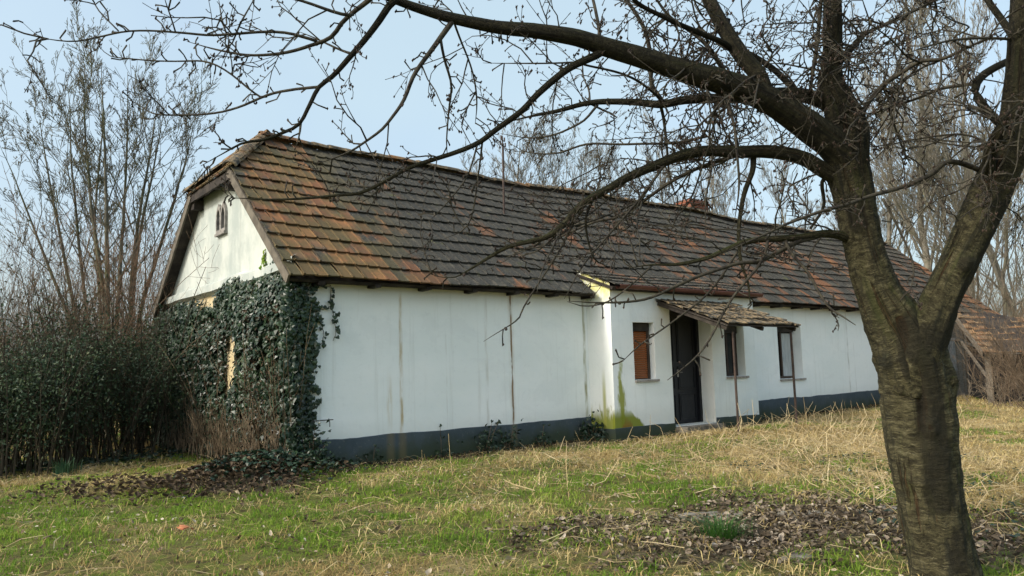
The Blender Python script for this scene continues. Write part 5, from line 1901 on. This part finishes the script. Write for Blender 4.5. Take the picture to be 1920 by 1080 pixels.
def thick_limb(Q, r, t, sides, lump, seed, feats=()):
    v, q, uv = tubes(Q[None], r[None], sides)
    n = len(Q)
    th_ = np.tile(np.arange(sides) / sides * 2 * math.pi, n)
    s_ = np.repeat(t, sides)
    rr_ = np.repeat(r, sides)
    c = np.repeat(Q, sides, axis=0)
    rad = v - c
    nn = np.stack([np.cos(th_) * 1.1, np.sin(th_) * 1.1, s_ * 2.4], -1)
    disp = (fbm(nn, seed) - .5) * 2 * lump + (fbm(nn * np.array([3, 3, 2.6]), seed + 5) - .5) * lump * .9
    disp = disp + (fbm(nn * np.array([5, 5, 9.0]), seed + 9) - .5) * lump * .75
    v = c + rad * (1 + disp)[:, None]
    tone = np.zeros((len(v), 3))
    for pts_, wdt, amp, ch_ in feats:
        pts_ = np.asarray(pts_)
        best = np.full(len(v), 9.0)
        for a, b in zip(pts_[:-1], pts_[1:]):
            ab = b - a
            kk = np.clip(((v - a) @ ab) / (ab @ ab), 0, 1)
            best = np.minimum(best, np.linalg.norm(a + kk[:, None] * ab - v, axis=1))
        gsn = np.exp(-(best / wdt) ** 2)
        tone[:, ch_] = np.maximum(tone[:, ch_], gsn)
        v = v + unit(rad) * (amp * gsn * (.6 + .8 * fbm(nn * 6, seed + 31)))[:, None]
    # uv needs its seam closed: duplicate is avoided by a periodic bark texture
    tip = len(v)
    v = np.concatenate([v, Q[:1], Q[-1:]])
    uv = np.concatenate([uv, uv[:1], uv[-1:]])
    j = np.arange(sides)
    cap = np.concatenate([np.stack([np.full(sides, tip), (j + 1) % sides, j], -1),
                          np.stack([np.full(sides, tip + 1), (n - 1) * sides + j, (n - 1) * sides + (j + 1) % sides], -1)])
    if feats:
        return v, q, cap, uv, np.concatenate([tone, np.zeros((2, 3))])
    return v, q, cap, uv

cherry = thing('cherry_tree', 'old bare cherry tree with forked banded trunk in the right foreground', 'tree', (2.62, 4.75, 0))
CO = np.array([2.62, 4.75, 0])
ZB = 4.78
def px_r(w_, z):
    return w_ / 2 * z / FPX
limbs = []          # (name, pts px, z, widths px)
def trunk_part(name, pts, wd, z0, z1, lump, seed, sides=40, step=.03, feats=()):
    P = wline(pts, z0, z1)
    zz = np.linspace(z0, z1, len(pts))
    Rr = np.array([px_r(w_, z) for w_, z in zip(wd, zz)])
    Q, r, t = resample(P, Rr, step)
    ys = np.array([p_[1] for p_ in pts], float)
    o_ = np.argsort(ys)
    fw = []
    for line, wdt, amp, ch_ in feats:
        w3 = []
        for x_, y_ in line:                        # on the near side of the bark
            cx_, w_, z_ = (np.interp(y_, ys[o_], np.asarray(a_, float)[o_]) for a_ in ([p_[0] for p_ in pts], wd, zz))
            dx = min(abs(x_ - cx_) / (w_ / 2), .97)
            w3.append(at(x_, y_, z_ - px_r(w_, z_) * math.sqrt(1 - dx * dx)))
        fw.append((w3, wdt, amp, ch_))
    res = thick_limb(Q, r, t, sides, lump, seed, fw)
    v, q, cap, uv = res[:4]
    o = add(name, mesh_from(name, v - CO, [q, cap], uv=uv, smooth=True, col=res[4] if fw else None), M['cherry'], cherry)
    limbs.append((np.asarray(pts, float), np.linspace(z0, z1, len(pts)), Q, r))
    return o
# the main stem runs on into the left limb; the right limb leaves it at the fork
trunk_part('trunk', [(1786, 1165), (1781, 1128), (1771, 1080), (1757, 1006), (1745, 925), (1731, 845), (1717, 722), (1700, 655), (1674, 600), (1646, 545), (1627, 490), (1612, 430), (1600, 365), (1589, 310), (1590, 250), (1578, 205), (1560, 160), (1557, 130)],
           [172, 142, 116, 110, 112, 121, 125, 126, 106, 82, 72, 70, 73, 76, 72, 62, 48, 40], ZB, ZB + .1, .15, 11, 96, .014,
           feats=[([(1697, 828), (1701, 865), (1698, 900), (1708, 930), (1720, 950)], .016, -.035, 0), ([(1690, 600), (1699, 650), (1716, 700), (1730, 760), (1726, 835)], .030, -.040, 0),
                  ([(1750, 950), (1762, 1010), (1770, 1075), (1778, 1130)], .022, -.030, 0), ([(1742, 690), (1748, 745), (1744, 800)], .018, -.03, 0), ([(1618, 470), (1604, 500), (1612, 530)], .014, -.02, 0),
                  ([(1725, 640), (1740, 740), (1752, 830), (1764, 940)], .10, .004, 1), ([(1706, 610), (1712, 690)], .09, .012, 1), ([(1608, 420), (1600, 380)], .07, .012, 1),  # wide dark band paints shade down the right half; fork and burrs are dark bark
                  ([(1712, 908), (1724, 912)], .045, .055, 1), ([(1770, 705), (1776, 722)], .05, .05, 1), ([(1660, 668), (1664, 700)], .04, .03, 1), ([(1738, 795), (1744, 805)], .04, .03, 1), ([(1790, 1000), (1795, 1060)], .06, .01, 1)])
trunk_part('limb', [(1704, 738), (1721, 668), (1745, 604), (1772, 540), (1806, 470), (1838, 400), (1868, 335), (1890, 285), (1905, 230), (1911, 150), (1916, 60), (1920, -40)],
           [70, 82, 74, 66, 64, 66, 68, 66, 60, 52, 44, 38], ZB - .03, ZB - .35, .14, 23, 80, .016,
           feats=[([(1760, 640), (1795, 560), (1838, 470), (1872, 390)], .085, .004, 1), ([(1722, 660), (1735, 630)], .09, .01, 1), ([(1812, 490), (1806, 500)], .04, .03, 1), ([(1850, 330), (1868, 300)], .06, .02, 0)])  # first line paints shade along the limb's right edge
# a broken stub and burrs on the right of the trunk
trunk_part('stub', [(1752, 728), (1775, 716), (1796, 710)], [52, 30, 12], ZB - .05, ZB - .12, .12, 31, 20)
0 and trunk_part('stub', [(1640, 690), (1632, 668), (1626, 662)], [30, 20, 6], ZB - .05, ZB - .10, .12, 32, 16)

def nearest_depth(p):
    best = (1e9, ZB)
    for pts, zz, _, _ in limbs:
        a, b = pts[:-1], pts[1:]
        ab = b - a
        k = np.clip(((p - a) * ab).sum(1) / ((ab ** 2).sum(1) + 1e-9), 0, 1)
        d = np.linalg.norm(a + ab * k[:, None] - p, axis=1)
        i = d.argmin()
        if d[i] < best[0]:
            best = (d[i], zz[i] + (zz[i + 1] - zz[i]) * k[i])
    return best
twig_src = []
def limb(pts, w0, w1, dz=0.0, name=None, dens=1.0, z0=None):
    pts = np.asarray(pts, float)
    if z0 is None:
        z0 = nearest_depth(pts[0])[1]
    z1 = z0 + dz
    P = wline(pts, z0, z1)
    seg = np.concatenate([[0], np.cumsum(np.linalg.norm(np.diff(P, axis=0), axis=1))])
    Rr = np.maximum(px_r(w0 + (w1 - w0) * (seg / seg[-1]) ** .85, z0), .0022) * (np.clip((1 - seg / seg[-1]) / .15, .35, 1) if w1 < 5 else 1)
    Q, r, t = resample(P, Rr, .045, jit=.035 if w0 < 14 else .02)
    sides = 18 if w0 > 20 else (10 if w0 > 9 else 6)
    v, q, cap, uv = thick_limb(Q, r, t, sides, .10 if w0 > 9 else .16, int(abs(pts[0, 0] * 7 + pts[0, 1])))
    if w0 >= 12:
        add('limb', mesh_from('limb', v - CO, [q, cap], uv=uv, smooth=True), M['cherry_limb'], cherry)
    else:
        add('branch', mesh_from('branch', v - CO, [q, cap], uv=uv, smooth=True), M['twig'], cherry)
    limbs.append((pts, np.linspace(z0, z1, len(pts)), Q, r))
    twig_src.append((Q, r, dens, w0))

limb([(1592, 318), (1569, 280), (1519, 241), (1464, 202), (1410, 171), (1356, 153), (1297, 138), (1239, 120), (1200, 108), (1145, 93), (1086, 75), (1008, 62), (930, 49), (853, 33), (794, 16), (748, 0), (700, -18), (640, -38)], 64, 9, -.75)
limb([(1432, 172), (1418, 140), (1387, 101), (1363, 64), (1344, 31), (1326, -4), (1310, -40)], 34, 24, .25)
limb([(1560, 200), (1542, 190), (1503, 179), (1464, 177), (1420, 180), (1375, 183), (1328, 185), (1278, 189), (1239, 195), (1183, 190), (1106, 194), (1047, 208), (989, 220), (930, 235)], 30, 4, .55)
limb([(1592, 345), (1546, 322), (1511, 300), (1472, 289), (1433, 285), (1387, 285), (1336, 281), (1297, 286), (1251, 301), (1183, 331), (1137, 358), (1090, 387), (1056, 424), (1025, 446), (994, 454), (950, 463), (911, 485), (881, 504), (853, 518), (815, 514), (805, 500)], 32, 3, -.35)
limb([(1433, 286), (1387, 290), (1317, 311), (1261, 342), (1203, 377), (1156, 404), (1120, 412), (1060, 437), (1005, 462)], 9, 4, .5)
limb([(1600, 452), (1574, 443), (1543, 440), (1498, 447), (1447, 449), (1398, 453), (1362, 467), (1320, 485), (1271, 496), (1223, 497), (1181, 503)], 18, 4, -.5)
limb([(1530, 444), (1495, 455), (1459, 473), (1423, 491), (1377, 497), (1332, 515), (1287, 533), (1248, 542), (1195, 560), (1140, 568), (1063, 566)], 10, 3, -.6)
limb([(1473, 450), (1483, 470), (1513, 509), (1534, 548), (1555, 579), (1580, 597), (1604, 612)], 7, 3, -.45)
limb([(1853, 326), (1784, 300), (1739, 330), (1687, 352), (1628, 370), (1584, 388), (1531, 403), (1483, 420), (1447, 434), (1400, 452), (1350, 482)], 11, 3, -.75, z0=4.62)
limb([(1850, 345), (1853, 315), (1861, 272), (1884, 233), (1925, 195), (1970, 180)], 26, 17, -.5)
limb([(1890, 250), (1877, 233), (1853, 208), (1830, 171), (1838, 144), (1862, 126), (1885, 115)], 16, 15, .2)
limb([(1832, 158), (1818, 157), (1764, 163), (1717, 183), (1667, 202), (1624, 222)], 8, 4, .45)
limb([(1600, 245), (1612, 233), (1624, 202), (1655, 163), (1694, 136), (1725, 117), (1764, 113), (1815, 88), (1880, 55)], 11, 4, -.4)
limb([(1570, 140), (1573, 128), (1593, 101), (1620, 70), (1659, 47), (1706, 23), (1752, 0), (1790, -18)], 9, 5, .3)
limb([(1552, 140), (1551, 100), (1552, 78), (1552, 0), (1553, -30)], 17, 14, .2)
limb([(1564, 140), (1569, 100), (1570, 60), (1569, 0), (1566, -30)], 22, 19, -.1)
limb([(1912, 90), (1896, 62), (1877, 31), (1853, 0), (1838, -20)], 15, 11, .3)
limb([(1908, 78), (1884, 72), (1842, 70), (1783, 74), (1740, 84), (1705, 96)], 6, 3, -.4)
limb([(1545, -20), (1538, 8), (1534, 78), (1527, 124), (1519, 175)], 9, 6, .1, z0=4.7)
limb([(1372, 92), (1348, 74), (1309, 54), (1258, 35), (1200, 8), (1180, -10)], 12, 7, -.4)
limb([(1378, 168), (1367, 148), (1352, 113), (1328, 82), (1297, 58), (1255, 30), (1225, -10)], 12, 5, .5)
limb([(1503, 182), (1488, 165), (1453, 132), (1418, 109), (1390, 96)], 13, 10, .2)
limb([(1132, 92), (1121, 101), (1067, 128), (1012, 171), (977, 206), (931, 241), (896, 268), (853, 288), (810, 303), (763, 319), (728, 338), (678, 362), (630, 366), (530, 374), (455, 372), (430, 367), (402, 342)], 15, 2.4, -.5)
limb([(853, 34), (826, 74), (806, 101), (775, 144), (756, 187), (736, 218), (713, 249), (678, 276), (650, 292), (590, 312)], 11, 2.6, -.35)
limb([(826, 74), (837, 124), (843, 167), (837, 218), (833, 265), (835, 292)], 5.5, 2.6, .25)
limb([(851, 40), (868, 82), (888, 148), (892, 194), (888, 233)], 5, 2.5, .35)
limb([(748, 0), (732, 8), (705, 43), (658, 101), (627, 140), (599, 163), (583, 194), (564, 230), (537, 245), (498, 261), (459, 268), (420, 288), (377, 311)], 14, 2.8, -.4)
limb([(599, 163), (545, 171), (506, 179), (447, 200), (389, 212), (338, 214), (288, 212), (257, 198), (218, 183)], 6, 2.4, .3)
limb([(500, 181), (490, 181), (436, 144), (389, 121), (342, 113), (288, 111), (241, 107), (206, 101), (179, 74)], 4.5, 2.2, .15)
limb([(564, 230), (560, 253), (554, 275)], 5, 3, -.1)
limb([(700, -8), (688, 4), (646, 39), (622, 70), (576, 84), (517, 95), (459, 101), (408, 93), (350, 78)], 11, 2.4, .2, z0=4.05)
limb([(595, 78), (568, 70), (525, 64), (447, 67), (389, 67), (335, 62), (280, 58), (233, 60), (179, 72), (136, 80), (97, 76), (70, 66), (41, 37)], 6, 2.2, -.3)
limb([(222, 58), (183, 27), (167, 0), (160, -20)], 3, 2.2, .1)
limb([(329, 60), (317, 19), (311, -10)], 3.4, 2.4, -.1)
limb([(424, 62), (412, 31), (404, -5)], 3.4, 2.4, .1)
limb([(443, 62), (459, 23), (473, -8)], 4, 3, .2)
limb([(661, 101), (640, 92), (607, 82), (560, 62)], 6, 3, .2)
limb([(662, 27), (653, 27), (607, 16), (545, 0), (500, -12)], 6.5, 4, -.2)
limb([(1122, 84), (1121, 66), (1113, 23), (1106, -10)], 8, 6, .2)
limb([(1326, 255), (1261, 268), (1183, 268), (1106, 268), (1047, 288), (989, 284), (958, 268)], 6, 3, .3, z0=4.9)
limb([(1236, 190), (1242, 218), (1250, 292), (1262, 350)], 7, 4, .2)
limb([(1412, 290), (1408, 320), (1396, 360), (1388, 400), (1384, 440), (1388, 490), (1400, 530), (1404, 572)], 12, 4, -.2)
limb([(1356, 165), (1363, 190), (1379, 233), (1383, 272), (1387, 350), (1380, 420)], 7, 3, -.3)
limb([(1160, -20), (1176, 8), (1207, 62), (1218, 117), (1218, 156), (1242, 190)], 7, 9, .1, z0=4.95)
limb([(1095, 118), (1078, 117), (989, 117), (907, 115)], 4, 2.3, .2)
limb([(1092, 119), (1102, 122), (1164, 136), (1203, 152), (1238, 185)], 4, 6, .6)
limb([(1121, 196), (1086, 233), (1028, 257), (938, 249)], 5, 2.6, .1)
limb([(1556, 322), (1540, 345), (1545, 390), (1520, 430)], 9, 5, .2)
limb([(1251, 301), (1215, 345), (1150, 430), (1090, 500), (1060, 560)], 6, 2.6, -.3)
limb([(1110, 376), (1096, 420), (1110, 480), (1140, 500)], 6, 3, .2)
limb([(1440, 449), (1420, 500), (1372, 560), (1325, 640), (1280, 690), (1255, 712)], 6.5, 2.6, -.6)
limb([(1384, 470), (1330, 545), (1250, 610), (1200, 650), (1165, 678)], 5, 2.2, -.5)
limb([(1223, 497), (1150, 560), (1100, 575), (1062, 566)], 4, 2.2, -.2)
limb([(1090, 395), (1040, 480), (985, 570), (968, 600), (905, 640)], 5, 2.2, -.3)
limb([(896, 268), (880, 330), (842, 380), (800, 420)], 4, 2.2, -.2)
limb([(905, 262), (898, 330), (880, 420), (830, 450)], 4, 2.2, .2)
limb([(1655, 372), (1690, 440), (1712, 500), (1702, 560)], 6, 3, -.2, z0=4.5)
limb([(1861, 272), (1800, 250), (1700, 262), (1640, 280)], 5, 2.5, .3)
limb([(1667, 202), (1690, 270), (1705, 305)], 4.5, 3, .2)
for _ in range(170):                               # further thin boughs in the thick of the crown
    k = int(rng.integers(0, 12))
    pts0, zz0, Q0, r0_ = limbs[[4, 5, 6, 7, 8, 9, 10, 12, 15, 16, 17, 23][k] % len(limbs)]
    i = int(rng.integers(1, max(2, len(pts0) - 1)))
    p = pts0[i]
    if not (-20 < p[1] < 445):
        continue
    a_ = rng.uniform(.2, math.pi - .2) if rng.random() < .65 else rng.uniform(-2.8, -.4)
    ln = min(rng.uniform(80, 190), max(50, 560 - p[1]))
    pts_ = [p]
    for s in range(4):
        a_ += rng.normal(0, .22)
        pts_.append(pts_[-1] + np.array([-abs(math.cos(a_)) * (1 if rng.random() < .8 else -1), math.sin(a_)]) * ln / 4)
    limb(pts_, 4.2, 2.0, float(rng.normal(0, .35)), z0=float(zz0[i]))

# side twigs, short spurs and buds along every bough
TW, SPUR, BUD = [], [], []
for Q, r, dens, w0 in twig_src:
    seg = np.linalg.norm(np.diff(Q, axis=0), axis=1)
    ln = seg.sum()
    start = .25 if w0 > 20 else .05
    n = int(ln / .062 * dens)
    t_ = rng.uniform(start, 1, n) * (len(Q) - 1)
    i = np.clip(t_.astype(int), 0, len(Q) - 2)
    f = (t_ - i)[:, None]
    b0 = Q[i] * (1 - f) + Q[i + 1] * f
    tan = unit(Q[i + 1] - Q[i])
    rn = rng.normal(size=(n, 3))
    perp = unit(rn - tan * (rn * tan).sum(1, keepdims=True))
    d = unit(tan * rng.uniform(.2, .9, (n, 1)) + perp)
    isl = rng.random(n) < (.24 if w0 < 14 else .26)
    # long twigs
    m = isl.sum()
    if m:
        L_ = rng.uniform(.12, .62, m)
        dd = d[isl]
        P = [b0[isl]]
        for s in range(5):
            dd = unit(dd + rng.normal(0, .26, dd.shape) + np.array([0, 0, -.01]))
            P.append(P[-1] + dd * (L_ / 5)[:, None])
        P = np.stack(P, 1)
        ok_ = (P[:, -1, 2] > 2.05) | (rng.random(m) < .10)
        P, m = P[ok_], int(ok_.sum())
        TW.append((P, np.linspace(.0045, .0020, 6)[None] * rng.uniform(.7, 1.25, (m, 1))))
    m = (~isl).sum()
    if m:
        L_ = rng.uniform(.02, .10, m)
        dd = d[~isl]
        b = b0[~isl]
        P = np.stack([b, b + dd * (L_ * .5)[:, None], b + unit(dd + rng.normal(0, .3, dd.shape)) * L_[:, None]], 1)
        SPUR.append((P, np.full((m, 3), .0048) * np.array([1, .9, 1.1])))
        BUD.append(P[:, 2])
P = np.concatenate([q[0] for q in TW])
Rr = np.concatenate([q[1] for q in TW])
sp = sprout(P, Rr, 4, (.15, 1.0), .9, .13, 3, up=0, rr=.9, rmin=.0026, taper=.9)
sub = sprout(P, Rr, 2, (.2, .8), .6, .55, 4, up=0, rr=.8, rmin=.002)
sp2 = sprout(*sub, 3, (.15, 1.0), .9, .16, 3, up=0, rr=.9, rmin=.0026, taper=.9)
spP = np.concatenate([q[0] for q in SPUR])
spR = np.concatenate([q[1] for q in SPUR])
v, f = cat_tubes([(P - CO, Rr), (sub[0] - CO, sub[1])], [4, 3])
add('twigs', mesh_from('twigs', v, f, smooth=True), M['twig'], cherry, kind='stuff')
v, f = cat_tubes([(q[0] - CO, q[1]) for q in (sp, sp2, (spP, spR))], [3, 3, 3])
add('spurs', mesh_from('spurs', v, f), M['twig'], cherry, kind='stuff')
bp = np.concatenate([spP[:, 2], sp[0][:, -1], sp2[0][:, -1], P[:, -1]])
bp = np.concatenate([bp, bp[rng.random(len(bp)) < .35] + rng.normal(0, .007, (1, 3))])
octv = np.array([(1, 0, 0), (-1, 0, 0), (0, 1, 0), (0, -1, 0), (0, 0, 1.7), (0, 0, -1.7)])
octf = np.array([(0, 2, 4), (2, 1, 4), (1, 3, 4), (3, 0, 4), (2, 0, 5), (1, 2, 5), (3, 1, 5), (0, 3, 5)])
sz = rng.uniform(.0022, .0068, (len(bp), 1, 1))
v = (bp[:, None] + octv[None] * sz - CO).reshape(-1, 3)
f = (octf[None] + (np.arange(len(bp)) * 6)[:, None, None]).reshape(-1, 3)
add('buds', mesh_from('buds', v, f), M['bud'], cherry, kind='stuff')

# weeds and broken stalks in the rough grass to the right of the trunk and along the litter
wd_ = np.stack([rng.uniform(3.3, 6.5, 900), rng.uniform(6.0, 13.5, 900)], -1)
stalks(wd_, .10, .45, .004, .55, M['stalk'], 'weed_stalks', 'broken dry weed stalks in the rough grass right of the cherry trunk')
gl = np.stack([rng.uniform(3.0, 6.5, 1500), rng.uniform(5.2, 11.5, 1500)], -1)
gl = gl[fbm(gl * 1.5, 131) > .52]
ground_leaves('ground_weeds', gl, rng.uniform(.03, .07, len(gl)), M['ivy'], 'low dark green weeds in the rough grass right of the cherry trunk', 'weeds', .06)
